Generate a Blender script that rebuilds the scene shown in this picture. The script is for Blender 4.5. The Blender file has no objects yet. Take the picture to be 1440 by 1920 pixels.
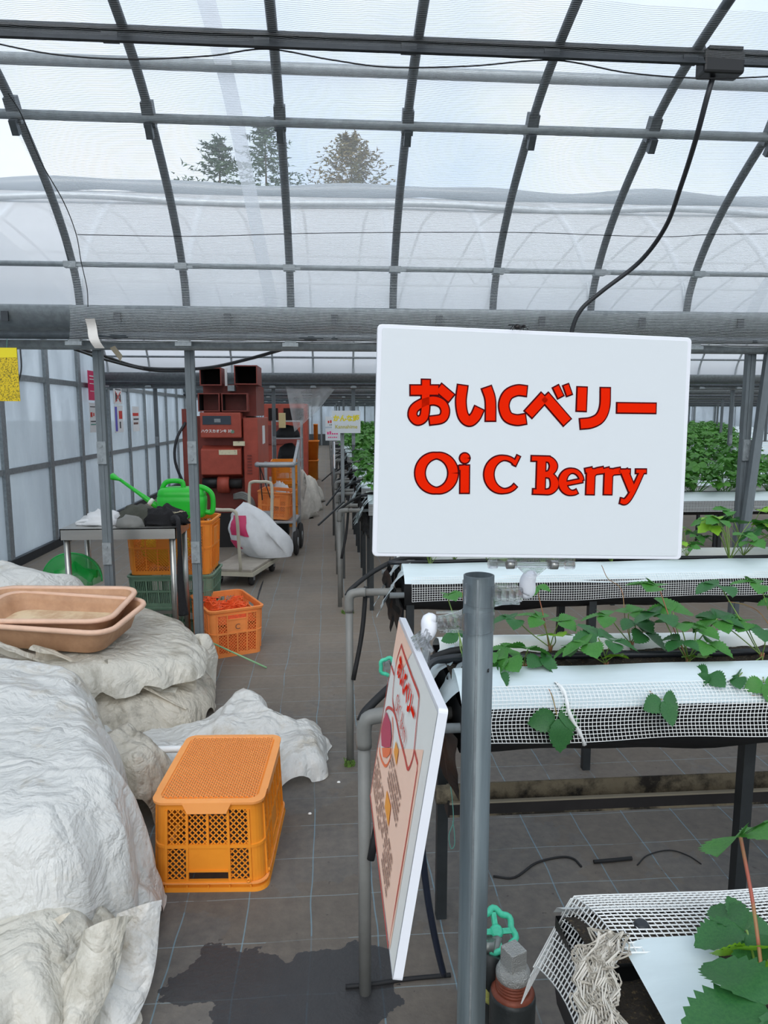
import bpy, math, random
import numpy as np
from mathutils import Vector, Matrix, Euler

SC = bpy.context.scene
COL = SC.collection
R = math.radians

# ------------------------------------------------------------------ camera
EYE = Vector((0, 0, 1.55))
FPX = 1350.0
YAW, PIT = R(4.45), R(7.8)
cam_d = bpy.data.cameras.new('camera')
cam = bpy.data.objects.new('camera', cam_d)
COL.objects.link(cam)
cam.location = EYE
cam.rotation_euler = (R(90) - PIT, 0, -YAW)
cam_d.sensor_fit = 'VERTICAL'
cam_d.sensor_height = 24.0
cam_d.lens = 24.0 * FPX / 1920.0
cam_d.clip_start = 0.05
cam_d.clip_end = 400
SC.camera = cam

# ------------------------------------------------------------------ sky, sun, exposure
w = bpy.data.worlds.new('overcast_sky')
SC.world = w
w.use_nodes = True
nt = w.node_tree
nt.nodes.clear()
o_ = nt.nodes.new('ShaderNodeOutputWorld')
b_ = nt.nodes.new('ShaderNodeBackground')
tc = nt.nodes.new('ShaderNodeTexCoord')
nz = nt.nodes.new('ShaderNodeTexNoise')
nz.inputs['Scale'].default_value = 2.6
nz.inputs['Detail'].default_value = 6
cr = nt.nodes.new('ShaderNodeValToRGB')
cr.color_ramp.elements[0].position = 0.38
cr.color_ramp.elements[0].color = (0.64, 0.77, 0.95, 1)
cr.color_ramp.elements[1].position = 0.62
cr.color_ramp.elements[1].color = (0.90, 0.95, 1.0, 1)
nt.links.new(tc.outputs['Generated'], nz.inputs['Vector'])
nt.links.new(nz.outputs['Fac'], cr.inputs['Fac'])
nt.links.new(cr.outputs['Color'], b_.inputs['Color'])
b_.inputs['Strength'].default_value = 1.12
nt.links.new(b_.outputs[0], o_.inputs[0])

sun_d = bpy.data.lights.new('veiled_sun', 'SUN')
sun_d.energy = 1.95
sun_d.angle = R(50)
sun_d.color = (1.0, 0.97, 0.93)
sun = bpy.data.objects.new('veiled_sun', sun_d)
COL.objects.link(sun)
sun.rotation_euler = (R(50), R(-14), 0)      # high, from behind the camera and a little left

SC.view_settings.view_transform = 'Standard'
SC.view_settings.look = 'None'
SC.view_settings.gamma = 1.0
SC.view_settings.use_curve_mapping = False
SC.view_settings.exposure = 0.18
SC.cycles.transparent_max_bounces = 16
SC.cycles.max_bounces = 5
SC.cycles.diffuse_bounces = 3
SC.cycles.glossy_bounces = 3
SC.cycles.use_adaptive_sampling = True
SC.cycles.adaptive_threshold = 0.08
SC.cycles.use_denoising = True

# ------------------------------------------------------------------ helpers
_fw = Vector((math.sin(YAW) * math.cos(PIT), math.cos(YAW) * math.cos(PIT), -math.sin(PIT)))
_rt = Vector((math.cos(YAW), -math.sin(YAW), 0))
_up = _rt.cross(_fw)


def at(px, py, y):
    """the point at depth y that stands at this place of the 1440x1920 photograph"""
    r = _fw + _rt * ((px - 720) / FPX) - _up * ((py - 960) / FPX)
    return EYE + r * (y / r.y)


def atz(px, py, z=0.0):
    r = _fw + _rt * ((px - 720) / FPX) - _up * ((py - 960) / FPX)
    return EYE + r * ((z - EYE.z) / r.z)


def atx(px, py, x):
    r = _fw + _rt * ((px - 720) / FPX) - _up * ((py - 960) / FPX)
    return EYE + r * (x / r.x)


def lin(c):
    return tuple(((v / 255) / 12.92 if v <= 10 else (((v / 255) + 0.055) / 1.055) ** 2.4) for v in c)


MATS = {}


def mat(name, rgb, rough=0.6, metal=0.0, var=0.0, vscale=8.0, bump=0.0, bscale=60.0, rgb2=None, spec=0.5,
        trans=0.0, alpha=1.0, coat=0.0, sheen=0.0, stretch=None, translucent=0.0, ramp=(0.4, 0.62)):
    if name in MATS:
        return MATS[name]
    m = bpy.data.materials.new(name)
    m.use_nodes = True
    n, l = m.node_tree.nodes, m.node_tree.links
    p = n['Principled BSDF']
    c = lin(rgb)
    p.inputs['Base Color'].default_value = (*c, 1)
    p.inputs['Roughness'].default_value = rough
    p.inputs['Metallic'].default_value = metal
    p.inputs['Specular IOR Level'].default_value = spec
    p.inputs['Transmission Weight'].default_value = trans
    p.inputs['Alpha'].default_value = alpha
    p.inputs['Coat Weight'].default_value = coat
    if var or rgb2 or bump:
        t = n.new('ShaderNodeTexCoord')
        vec = t.outputs['Object']
        if stretch:
            mp = n.new('ShaderNodeMapping')
            mp.inputs['Scale'].default_value = stretch
            l.new(vec, mp.inputs['Vector'])
            vec = mp.outputs['Vector']
    if var or rgb2:
        z = n.new('ShaderNodeTexNoise')
        z.inputs['Scale'].default_value = vscale
        z.inputs['Detail'].default_value = 7
        z.inputs['Roughness'].default_value = 0.65
        l.new(vec, z.inputs['Vector'])
        k = n.new('ShaderNodeValToRGB')
        k.color_ramp.elements[0].position, k.color_ramp.elements[1].position = ramp
        a = c
        b = lin(rgb2) if rgb2 else tuple(min(1, v * (1 + var)) for v in c)
        if not rgb2:
            a = tuple(v * (1 - var) for v in c)
        k.color_ramp.elements[0].color = (*a, 1)
        k.color_ramp.elements[1].color = (*b, 1)
        l.new(z.outputs['Fac'], k.inputs['Fac'])
        l.new(k.outputs['Color'], p.inputs['Base Color'])
    if bump:
        z2 = n.new('ShaderNodeTexNoise')
        z2.inputs['Scale'].default_value = bscale
        z2.inputs['Detail'].default_value = 5
        l.new(vec, z2.inputs['Vector'])
        bm = n.new('ShaderNodeBump')
        bm.inputs['Strength'].default_value = bump
        bm.inputs['Distance'].default_value = 0.01
        l.new(z2.outputs['Fac'], bm.inputs['Height'])
        l.new(bm.outputs['Normal'], p.inputs['Normal'])
    if translucent:
        tr = n.new('ShaderNodeBsdfTranslucent')
        if var or rgb2:
            l.new(k.outputs['Color'], tr.inputs['Color'])
        else:
            tr.inputs['Color'].default_value = (*c, 1)
        mx = n.new('ShaderNodeMixShader')
        mx.inputs[0].default_value = translucent
        l.new(p.outputs[0], mx.inputs[1])
        l.new(tr.outputs[0], mx.inputs[2])
        l.new(mx.outputs[0], n['Material Output'].inputs['Surface'])
    MATS[name] = m
    return m


def film_mat(name, clear, rgb, tint=(1, 1, 1), cloud=0.0, cscale=3.0, stretch=(1, 1, 1), gloss=0.04, through=0.6):
    """thin plastic film: part of the light goes straight through, the rest is scattered to both sides"""
    m = bpy.data.materials.new(name)
    m.use_nodes = True
    n, l = m.node_tree.nodes, m.node_tree.links
    n.remove(n['Principled BSDF'])
    out = n['Material Output']
    t = n.new('ShaderNodeBsdfTransparent')
    t.inputs[0].default_value = (*tint, 1)
    d = n.new('ShaderNodeBsdfDiffuse')
    d.inputs[0].default_value = (*lin(rgb), 1)
    s = n.new('ShaderNodeBsdfTranslucent')
    s.inputs[0].default_value = (*lin(rgb), 1)
    m1 = n.new('ShaderNodeMixShader')
    m1.inputs[0].default_value = through
    l.new(d.outputs[0], m1.inputs[1])
    l.new(s.outputs[0], m1.inputs[2])
    m2 = n.new('ShaderNodeMixShader')
    m2.inputs[0].default_value = clear
    l.new(m1.outputs[0], m2.inputs[1])
    l.new(t.outputs[0], m2.inputs[2])
    g = n.new('ShaderNodeBsdfGlossy')
    g.inputs['Roughness'].default_value = 0.25
    m3 = n.new('ShaderNodeMixShader')
    m3.inputs[0].default_value = gloss
    l.new(m2.outputs[0], m3.inputs[1])
    l.new(g.outputs[0], m3.inputs[2])
    l.new(m3.outputs[0], out.inputs['Surface'])
    if cloud:
        tc = n.new('ShaderNodeTexCoord')
        mp = n.new('ShaderNodeMapping')
        mp.inputs['Scale'].default_value = stretch
        z = n.new('ShaderNodeTexNoise')
        z.inputs['Scale'].default_value = cscale
        z.inputs['Detail'].default_value = 5
        mr = n.new('ShaderNodeMapRange')
        mr.inputs['From Min'].default_value = 0.35
        mr.inputs['From Max'].default_value = 0.65
        mr.inputs['To Min'].default_value = clear - cloud
        mr.inputs['To Max'].default_value = min(0.98, clear + cloud)
        l.new(tc.outputs['Object'], mp.inputs['Vector'])
        l.new(mp.outputs['Vector'], z.inputs['Vector'])
        l.new(z.outputs['Fac'], mr.inputs['Value'])
        l.new(mr.outputs['Result'], m2.inputs[0])
    MATS[name] = m
    return m


def tag(o, label=None, cat=None, group=None, kind=None):
    if label:
        o['label'] = label
    if cat:
        o['category'] = cat
    if group:
        o['group'] = group
    if kind:
        o['kind'] = kind
    return o


def empty(name, loc=(0, 0, 0), rz=0.0, label=None, cat=None, group=None, kind=None, parent=None):
    o = bpy.data.objects.new(name, None)
    COL.objects.link(o)
    o.location = loc
    o.rotation_euler = (0, 0, rz)
    o.empty_display_size = 0.1
    if parent:
        o.parent = parent
    return tag(o, label, cat, group, kind)


def link(name, me, parent=None, loc=(0, 0, 0), rot=(0, 0, 0), sc=None):
    o = bpy.data.objects.new(name, me)
    COL.objects.link(o)
    o.location = loc
    o.rotation_euler = rot
    if sc is not None:
        o.scale = (sc, sc, sc) if not hasattr(sc, '__len__') else sc
    if parent:
        o.parent = parent
    return o


def copy_tree(o, parent=None):
    c = o.copy()
    COL.objects.link(c)
    c.parent = parent
    for ch in list(o.children):
        copy_tree(ch, c)
    return c


def catmull(pts, n=8, closed=False):
    P = [Vector(p) for p in pts]
    if len(P) < 3:
        return P
    out = []
    m = len(P)
    rng = range(m) if closed else range(m - 1)
    for i in rng:
        p0 = P[(i - 1) % m] if (closed or i > 0) else P[0] * 2 - P[1]
        p1, p2 = P[i], P[(i + 1) % m]
        p3 = P[(i + 2) % m] if (closed or i + 2 < m) else P[-1] * 2 - P[-2]
        for k in range(n):
            t = k / n
            out.append(0.5 * ((2 * p1) + (p2 - p0) * t + (2 * p0 - 5 * p1 + 4 * p2 - p3) * t * t
                              + (3 * p1 - p0 - 3 * p2 + p3) * t ** 3))
    if not closed:
        out.append(P[-1])
    return out


class MB:
    """collects shapes of one mesh"""

    def __init__(s):
        s.v, s.f, s.sm = [], [], []

    def add(s, v, f, smooth=False):
        b = len(s.v)
        s.v += [tuple(p) for p in v]
        s.f += [tuple(i + b for i in q) for q in f]
        s.sm += [smooth] * len(f)
        return s

    def box(s, c, d, M=None):
        x, y, z = d[0] / 2, d[1] / 2, d[2] / 2
        v = [Vector((a * x, b * y, e * z)) for a in (-1, 1) for b in (-1, 1) for e in (-1, 1)]
        if M is not None:
            v = [M @ p for p in v]
        v = [p + Vector(c) for p in v]
        return s.add(v, [(0, 1, 3, 2), (4, 6, 7, 5), (0, 4, 5, 1), (2, 3, 7, 6), (0, 2, 6, 4), (1, 5, 7, 3)])

    def bbox(s, a, b):
        return s.box([(a[i] + b[i]) / 2 for i in range(3)], [abs(b[i] - a[i]) for i in range(3)])

    def bar(s, a, b, w, h=None, up=(0, 0, 1)):
        """a bar of section w x h from a to b"""
        a, b = Vector(a), Vector(b)
        h = w if h is None else h
        d = b - a
        if d.length < 1e-7:
            return s
        z = d.normalized()
        u = Vector(up)
        x = u.cross(z)
        if x.length < 1e-4:
            x = Vector((1, 0, 0)).cross(z)
            if x.length < 1e-4:
                x = Vector((0, 1, 0)).cross(z)
        x.normalize()
        y = z.cross(x)
        v = []
        for e in (a, b):
            for i, j in ((-1, -1), (1, -1), (1, 1), (-1, 1)):
                v.append(e + x * (i * w / 2) + y * (j * h / 2))
        return s.add(v, [(3, 2, 1, 0), (4, 5, 6, 7), (0, 1, 5, 4), (1, 2, 6, 5), (2, 3, 7, 6), (3, 0, 4, 7)])

    def tube(s, path, r, n=8, cap=True, closed=False, smooth=True):
        P = [Vector(p) for p in path]
        m = len(P)
        rr = r if hasattr(r, '__len__') else [r] * m
        T = []
        for i in range(m):
            if closed:
                t = P[(i + 1) % m] - P[i - 1]
            else:
                t = P[min(i + 1, m - 1)] - P[max(i - 1, 0)]
            T.append(t.normalized() if t.length > 1e-9 else Vector((0, 0, 1)))
        ref = Vector((0, 0, 1)) if abs(T[0].z) < 0.9 else Vector((1, 0, 0))
        nrm = (ref - T[0] * ref.dot(T[0])).normalized()
        v = []
        for i in range(m):
            nrm = nrm - T[i] * nrm.dot(T[i])
            if nrm.length < 1e-6:
                nrm = T[i].orthogonal()
            nrm.normalize()
            bn = T[i].cross(nrm)
            for k in range(n):
                a = 2 * math.pi * k / n
                v.append(P[i] + (nrm * math.cos(a) + bn * math.sin(a)) * rr[i])
        f = []
        for i in range(m if closed else m - 1):
            j = (i + 1) % m
            for k in range(n):
                k2 = (k + 1) % n
                f.append((i * n + k, i * n + k2, j * n + k2, j * n + k))
        b = len(s.v)
        s.add(v, f, smooth)
        if cap and not closed:
            s.f.append(tuple(b + k for k in range(n))[::-1])
            s.f.append(tuple(b + (m - 1) * n + k for k in range(n)))
            s.sm += [False, False]
        return s

    def rings(s, rings, closed=True, cap0=False, cap1=False, smooth=True):
        n = len(rings[0])
        v = [p for r_ in rings for p in r_]
        f = []
        for i in range(len(rings) - 1):
            for k in range(n if closed else n - 1):
                k2 = (k + 1) % n
                f.append((i * n + k, i * n + k2, (i + 1) * n + k2, (i + 1) * n + k))
        b = len(s.v)
        s.add(v, f, smooth)
        if cap0:
            s.f.append(tuple(b + k for k in range(n))[::-1])
            s.sm.append(False)
        if cap1:
            s.f.append(tuple(b + (len(rings) - 1) * n + k for k in range(n)))
            s.sm.append(False)
        return s

    def lathe(s, prof, n=16, M=None, smooth=True, cap0=True, cap1=True):
        rg = []
        for r_, z in prof:
            rg.append([Vector((r_ * math.cos(2 * math.pi * k / n), r_ * math.sin(2 * math.pi * k / n), z)) for k in range(n)])
        if M is not None:
            rg = [[M @ p for p in q] for q in rg]
        return s.rings(rg, True, cap0, cap1, smooth)

    def grid(s, fn, nu, nv, smooth=True, keep=None):
        v = [fn(i / (nu - 1), j / (nv - 1)) for j in range(nv) for i in range(nu)]
        f = [(j * nu + i, j * nu + i + 1, (j + 1) * nu + i + 1, (j + 1) * nu + i)
             for j in range(nv - 1) for i in range(nu - 1)
             if keep is None or keep(i / (nu - 1), j / (nv - 1))]
        return s.add(v, f, smooth)

    def ico(s, c, r, sc=(1, 1, 1), n=10):
        prof = [(math.sin(math.pi * k / (n // 2)) * r, -math.cos(math.pi * k / (n // 2)) * r) for k in range(n // 2 + 1)]
        prof[0] = (r * 0.02, prof[0][1])
        prof[-1] = (r * 0.02, prof[-1][1])
        return s.lathe(prof, n, Matrix.Translation(Vector(c)) @ Matrix.Diagonal((*sc, 1)))

    def xf(s, M):
        s.v = [tuple(M @ Vector(p)) for p in s.v]
        return s

    def warp(s, fn):
        s.v = [tuple(fn(*p)) for p in s.v]
        return s

    def mesh(s, name, m):
        me = bpy.data.meshes.new(name)
        me.from_pydata(s.v, [], s.f)
        me.polygons.foreach_set('use_smooth', s.sm)
        if m is not None:
            me.materials.append(MATS[m] if isinstance(m, str) else m)
        me.update()
        return me

    def build(s, name, m, parent=None, loc=(0, 0, 0), rot=(0, 0, 0)):
        return link(name, s.mesh(name, m), parent, loc, rot)


def bevel(o, w=0.003, seg=2):
    b = o.modifiers.new('soft_edge', 'BEVEL')
    b.width = w
    b.segments = seg
    b.limit_method = 'ANGLE'
    return o


def rrect(hx, hy, r, n=5, z=0.0, cx=0.0, cy=0.0):
    out = []
    for q, (sx, sy) in enumerate(((1, 1), (-1, 1), (-1, -1), (1, -1))):
        for k in range(n + 1):
            a = math.pi / 2 * (q + k / n)
            out.append(Vector((cx + sx * (hx - r) + r * math.cos(a), cy + sy * (hy - r) + r * math.sin(a), z)))
    return out


def text_mesh(body, size, offset=0.0, align='CENTER'):
    cu = bpy.data.curves.new('lettering', 'FONT')
    cu.body = body
    cu.size = size
    cu.offset = offset
    cu.align_x = align
    cu.align_y = 'CENTER'
    cu.resolution_u = 3
    o = bpy.data.objects.new('lettering', cu)
    COL.objects.link(o)
    dg = bpy.context.evaluated_depsgraph_get()
    me = bpy.data.meshes.new_from_object(o.evaluated_get(dg))
    bpy.data.objects.remove(o)
    bpy.data.curves.remove(cu)
    return me


def lettering(body, size, m, parent, loc, rot, offset=0.0, align='CENTER', name='lettering'):
    me = text_mesh(body, size, offset, align)
    me.materials.clear()
    me.materials.append(MATS[m])
    return link(name, me, parent, loc, rot)


rng = random.Random(7)
# ------------------------------------------------------------------ materials
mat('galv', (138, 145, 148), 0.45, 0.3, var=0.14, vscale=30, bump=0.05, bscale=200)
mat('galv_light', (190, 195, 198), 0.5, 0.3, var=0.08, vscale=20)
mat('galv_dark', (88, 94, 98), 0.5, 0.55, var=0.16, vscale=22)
mat('steel_pole', (102, 112, 115), 0.42, 0.5, var=0.13, vscale=60, stretch=(1, 1, 0.06), bump=0.04, bscale=160)
mat('post', (104, 112, 116), 0.5, 0.25, var=0.12, vscale=14, stretch=(1, 1, 0.3))
mat('rail_dark', (58, 62, 66), 0.5, 0.5, var=0.1, vscale=14)
mat('stainless', (168, 168, 164), 0.32, 0.85, var=0.06, vscale=20, stretch=(0.1, 1, 1))
mat('black_plastic', (22, 23, 25), 0.45)
mat('black_rubber', (24, 25, 27), 0.7)
mat('black_sheet', (16, 16, 18), 0.55, bump=0.3, bscale=30)
mat('black_cloth', (24, 24, 27), 0.9, bump=0.4, bscale=90)
mat('green_cloth', (72, 74, 66), 0.9, var=0.15, bump=0.4, bscale=90)
mat('hose_blue', (28, 36, 52), 0.4)
mat('cable', (40, 42, 46), 0.5)
mat('orange_plastic', (255, 158, 46), 0.42, var=0.05, vscale=5, spec=0.4, translucent=0.18)
mat('orange_light', (255, 168, 92), 0.5, var=0.04, vscale=5, spec=0.4, translucent=0.12)
mat('orange_worn', (250, 150, 80), 0.55, var=0.08, vscale=6, spec=0.35, translucent=0.15)
mat('orange_net', (238, 92, 36), 0.6, var=0.15, vscale=40)
mat('orange_deep', (255, 152, 52), 0.45, var=0.05, vscale=5, translucent=0.15)
mat('crate_green', (106, 136, 114), 0.6, var=0.08, vscale=7)
mat('can_green', (46, 202, 58), 0.35, var=0.05, vscale=6, translucent=0.1)
mat('net_green', (60, 200, 110), 0.5, translucent=0.4)
mat('tub_beige', (205, 160, 124), 0.6, var=0.1, vscale=9, rgb2=(176, 132, 100), ramp=(0.4, 0.75), translucent=0.1)
mat('tub_rim', (228, 188, 162), 0.55, var=0.06, vscale=9)
mat('tub_inside', (196, 160, 126), 0.7, vscale=5, rgb2=(226, 205, 170), ramp=(0.42, 0.6))
mat('sign_white', (214, 219, 222), 0.3, spec=0.4)
mat('sign_edge', (228, 230, 236), 0.25, spec=0.5)
mat('sign_red', (230, 34, 0), 0.8, spec=0.05)
mat('sign_outline', (80, 12, 18), 0.8, spec=0.05)
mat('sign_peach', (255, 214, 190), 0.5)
mat('sign_sheen', (236, 236, 230), 0.5)
mat('print_red', (206, 52, 40), 0.5)
mat('print_orange', (246, 112, 52), 0.5)
mat('print_crimson', (190, 40, 84), 0.5)
mat('print_gold', (246, 160, 44), 0.5)
mat('print_brown', (112, 74, 62), 0.6)
mat('print_dark', (52, 50, 56), 0.6)
mat('print_yellow', (232, 214, 28), 0.6)
mat('print_olive', (196, 186, 70), 0.6)
mat('print_pink', (224, 58, 128), 0.6)
mat('print_white', (236, 236, 232), 0.6)
mat('print_blue', (92, 88, 190), 0.6)
mat('poster_red', (222, 56, 104), 0.6)
mat('poster_white', (226, 226, 226), 0.6)
mat('sticky_yellow', (222, 192, 16), 0.5, vscale=150, rgb2=(110, 98, 20), ramp=(0.48, 0.6))
mat('paper', (216, 212, 206), 0.8, var=0.05)
mat('card_brown', (138, 130, 112), 0.8)
mat('heater_red', (166, 74, 58), 0.5, var=0.1, vscale=7, spec=0.4)
mat('heater_dark', (124, 52, 42), 0.55, var=0.1, vscale=7)
mat('heater_inner', (20, 8, 8), 0.9)
mat('heater_base', (30, 28, 28), 0.7)
mat('display_dark', (40, 50, 62), 0.2)
mat('label_cream', (218, 208, 176), 0.6, vscale=30, rgb2=(150, 140, 110), ramp=(0.55, 0.7))
mat('trolley_cream', (190, 184, 166), 0.45, var=0.06)
mat('trolley_deck', (158, 150, 138), 0.6, var=0.1)
mat('bag_white', (226, 228, 230), 0.5, var=0.05, translucent=0.15, bump=0.2, bscale=14)
mat('bag_red', (196, 48, 96), 0.5)
mat('sack_grey', (196, 190, 180), 0.7, var=0.12, vscale=9, bump=0.5, bscale=22)
mat('tyre', (44, 42, 42), 0.8)
mat('cart_alu', (164, 166, 168), 0.45, 0.5, var=0.1)
mat('valve_green', (72, 196, 158), 0.5, var=0.12, vscale=50, bump=0.2, bscale=120)
mat('cap_alu', (176, 176, 172), 0.4, 0.6, bump=0.6, bscale=420)
mat('cap_thread', (124, 62, 42), 0.55, 0.2, var=0.15, vscale=60)
mat('valve_metal', (128, 132, 128), 0.45, 0.6, var=0.1, vscale=50)
mat('pipe_wrap', (34, 38, 38), 0.5, var=0.2, vscale=16, bump=0.2, bscale=30)
mat('foam_yellow', (158, 158, 84), 0.9, bump=0.4, bscale=120)
mat('clip_joint', (236, 238, 244), 0.35, spec=0.5)
mat('bed_film', (216, 230, 233), 0.38, var=0.05, vscale=5, stretch=(0.4, 3, 3), spec=0.45, translucent=0.12)
mat('bed_film_back', (226, 230, 228), 0.5, var=0.04, vscale=5)
mat('net_thread', (232, 234, 232), 0.7)
mat('net_cream', (222, 216, 204), 0.8, translucent=0.2)
mat('soil', (46, 38, 28), 0.95, vscale=160, rgb2=(128, 108, 74), ramp=(0.56, 0.72), bump=1.0, bscale=180)
mat('liner', (15, 16, 18), 0.5)
mat('drip', (30, 33, 38), 0.4)
mat('pvc_grey', (122, 122, 118), 0.5, var=0.07, vscale=10)
mat('pipe_leg', (118, 123, 124), 0.45, 0.3, var=0.12, vscale=12, stretch=(1, 1, .2))
mat('leg_dark', (52, 56, 58), 0.5, 0.4, var=0.12, vscale=10)
mat('drain_moss', (118, 108, 88), 0.9, vscale=9, rgb2=(34, 30, 24), ramp=(0.44, 0.6), bump=0.7, bscale=40)
mat('drain_dark', (30, 26, 26), 0.6, var=0.2, vscale=12)
mat('string_teal', (92, 150, 138), 0.7)
mat('leaf', (62, 124, 52), 0.42, vscale=26, rgb2=(84, 146, 62), ramp=(0.35, 0.7), spec=0.4, translucent=0.25)
mat('leaf_deep', (44, 98, 52), 0.42, vscale=26, rgb2=(62, 118, 60), ramp=(0.35, 0.7), spec=0.45, translucent=0.2)
mat('leaf_young', (124, 176, 44), 0.42, vscale=26, rgb2=(144, 194, 60), ramp=(0.35, 0.7), spec=0.4, translucent=0.3)
mat('leaf_far', (62, 118, 46), 0.5, vscale=7, rgb2=(92, 154, 56), ramp=(0.35, 0.65), translucent=0.25)
mat('stem_green', (120, 150, 70), 0.5)
mat('stem_red', (168, 88, 72), 0.5, vscale=14, rgb2=(132, 140, 78), ramp=(0.4, 0.65))
mat('runner', (140, 120, 66), 0.5, vscale=14, rgb2=(160, 92, 62), ramp=(0.4, 0.65))
mat('conifer', (66, 92, 66), 0.7, vscale=0.8, rgb2=(92, 116, 82), translucent=0.1)
mat('autumn', (148, 128, 84), 0.7, vscale=0.8, rgb2=(116, 116, 66), translucent=0.15)
mat('bark', (92, 78, 64), 0.9, var=0.2, vscale=3)
mat('outside_ground', (150, 150, 144), 0.9, var=0.1, vscale=0.4)
mat('white_pipe', (228, 230, 230), 0.5)
mat('stick_green', (132, 178, 132), 0.5)
mat('insect', (20, 18, 18), 0.5)
mat('far_panel', (74, 78, 80), 0.7, var=0.1, vscale=1.5)
mat('yellow_box', (206, 190, 140), 0.6)
mat('moss_green', (92, 124, 52), 0.9, var=0.2, vscale=40)

film_mat('roof_film', 0.80, (238, 243, 248), (0.97, 0.985, 1.0), cloud=0.10, cscale=1.3, stretch=(0.5, 1, 1))
film_mat('roof_film_far', 0.13, (252, 253, 255), (0.98, 0.99, 1.0), cloud=0.10, cscale=1.0, stretch=(0.4, 1, 1), gloss=0.02, through=0.6)
film_mat('wall_film', 0.34, (208, 215, 220), (0.90, 0.95, 0.99), cloud=0.16, cscale=2.2, stretch=(1, 1, 0.35), gloss=0.06)
film_mat('roll_film', 0.15, (196, 202, 206), (1, 1, 1), cloud=0.1, cscale=4)
film_mat('hanging_film', 0.62, (226, 228, 228), (1, 1, 1), cloud=0.1, cscale=4)
film_mat('green_mesh', 0.5, (40, 190, 90), (0.75, 1.0, 0.82))
film_mat('tape_film', 0.35, (244, 246, 248), (1, 1, 1))


def sheet_mat(name, rgb, dirt, clear=0.12, dscale=4.0, ramp=(0.5, 0.78)):
    m = bpy.data.materials.new(name)
    m.use_nodes = True
    n, l = m.node_tree.nodes, m.node_tree.links
    p = n['Principled BSDF']
    p.inputs['Roughness'].default_value = 0.3
    p.inputs['Specular IOR Level'].default_value = 0.5
    t = n.new('ShaderNodeTexCoord')
    z = n.new('ShaderNodeTexNoise')
    z.inputs['Scale'].default_value = dscale
    z.inputs['Detail'].default_value = 9
    z.inputs['Roughness'].default_value = 0.7
    l.new(t.outputs['Object'], z.inputs['Vector'])
    k = n.new('ShaderNodeValToRGB')
    k.color_ramp.elements[0].position, k.color_ramp.elements[1].position = ramp
    k.color_ramp.elements[0].color = (*lin(rgb), 1)
    k.color_ramp.elements[1].color = (*lin(dirt), 1)
    l.new(z.outputs['Fac'], k.inputs['Fac'])
    l.new(k.outputs['Color'], p.inputs['Base Color'])
    z2 = n.new('ShaderNodeTexNoise')
    z2.inputs['Scale'].default_value = 34
    z2.inputs['Detail'].default_value = 6
    l.new(t.outputs['Object'], z2.inputs['Vector'])
    bm = n.new('ShaderNodeBump')
    bm.inputs['Strength'].default_value = 0.6
    bm.inputs['Distance'].default_value = 0.016
    # sharp creases: where a warped noise crosses its middle value
    mx = n.new('ShaderNodeMath'); mx.operation = 'SUBTRACT'; mx.inputs[1].default_value = 0.5
    ab = n.new('ShaderNodeMath'); ab.operation = 'ABSOLUTE'
    z3 = n.new('ShaderNodeTexNoise'); z3.inputs['Scale'].default_value = 7.0; z3.inputs['Detail'].default_value = 4; z3.inputs['Distortion'].default_value = 0.8
    ad = n.new('ShaderNodeMath'); ad.operation = 'MULTIPLY_ADD'; ad.inputs[1].default_value = 5.0
    l.new(t.outputs['Object'], z3.inputs['Vector']); l.new(z3.outputs['Fac'], mx.inputs[0]); l.new(mx.outputs[0], ab.inputs[0])
    l.new(ab.outputs[0], ad.inputs[0]); l.new(z2.outputs['Fac'], ad.inputs[2])
    l.new(ad.outputs[0], bm.inputs['Height'])
    l.new(bm.outputs['Normal'], p.inputs['Normal'])
    tr = n.new('ShaderNodeBsdfTranslucent')
    l.new(k.outputs['Color'], tr.inputs['Color'])
    ts = n.new('ShaderNodeBsdfTransparent')
    m1 = n.new('ShaderNodeMixShader')
    m1.inputs[0].default_value = 0.25
    l.new(p.outputs[0], m1.inputs[1])
    l.new(tr.outputs[0], m1.inputs[2])
    m2 = n.new('ShaderNodeMixShader')
    m2.inputs[0].default_value = clear
    l.new(m1.outputs[0], m2.inputs[1])
    l.new(ts.outputs[0], m2.inputs[2])
    l.new(m2.outputs[0], n['Material Output'].inputs['Surface'])
    MATS[name] = m


sheet_mat('sheet_clear', (240, 240, 236), (190, 170, 134), 0.08, 3.2, (0.54, 0.78))
sheet_mat('sheet_old', (228, 224, 212), (150, 140, 116), 0.02, 3.0, (0.50, 0.76))
sheet_mat('sheet_dirty', (222, 214, 198), (104, 96, 78), 0.0, 5.0, (0.5, 0.74))


def acrylic():
    m = bpy.data.materials.new('acrylic')
    m.use_nodes = True
    n, l = m.node_tree.nodes, m.node_tree.links
    p = n['Principled BSDF']
    p.inputs['Base Color'].default_value = (0.97, 0.98, 1, 1)
    p.inputs['Roughness'].default_value = 0.02
    p.inputs['Transmission Weight'].default_value = 1.0
    p.inputs['IOR'].default_value = 1.35
    t = n.new('ShaderNodeBsdfTransparent')
    mx = n.new('ShaderNodeMixShader')
    mx.inputs[0].default_value = 0.45
    l.new(p.outputs[0], mx.inputs[1])
    l.new(t.outputs[0], mx.inputs[2])
    l.new(mx.outputs[0], n['Material Output'].inputs['Surface'])
    MATS['acrylic'] = m


acrylic()


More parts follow.
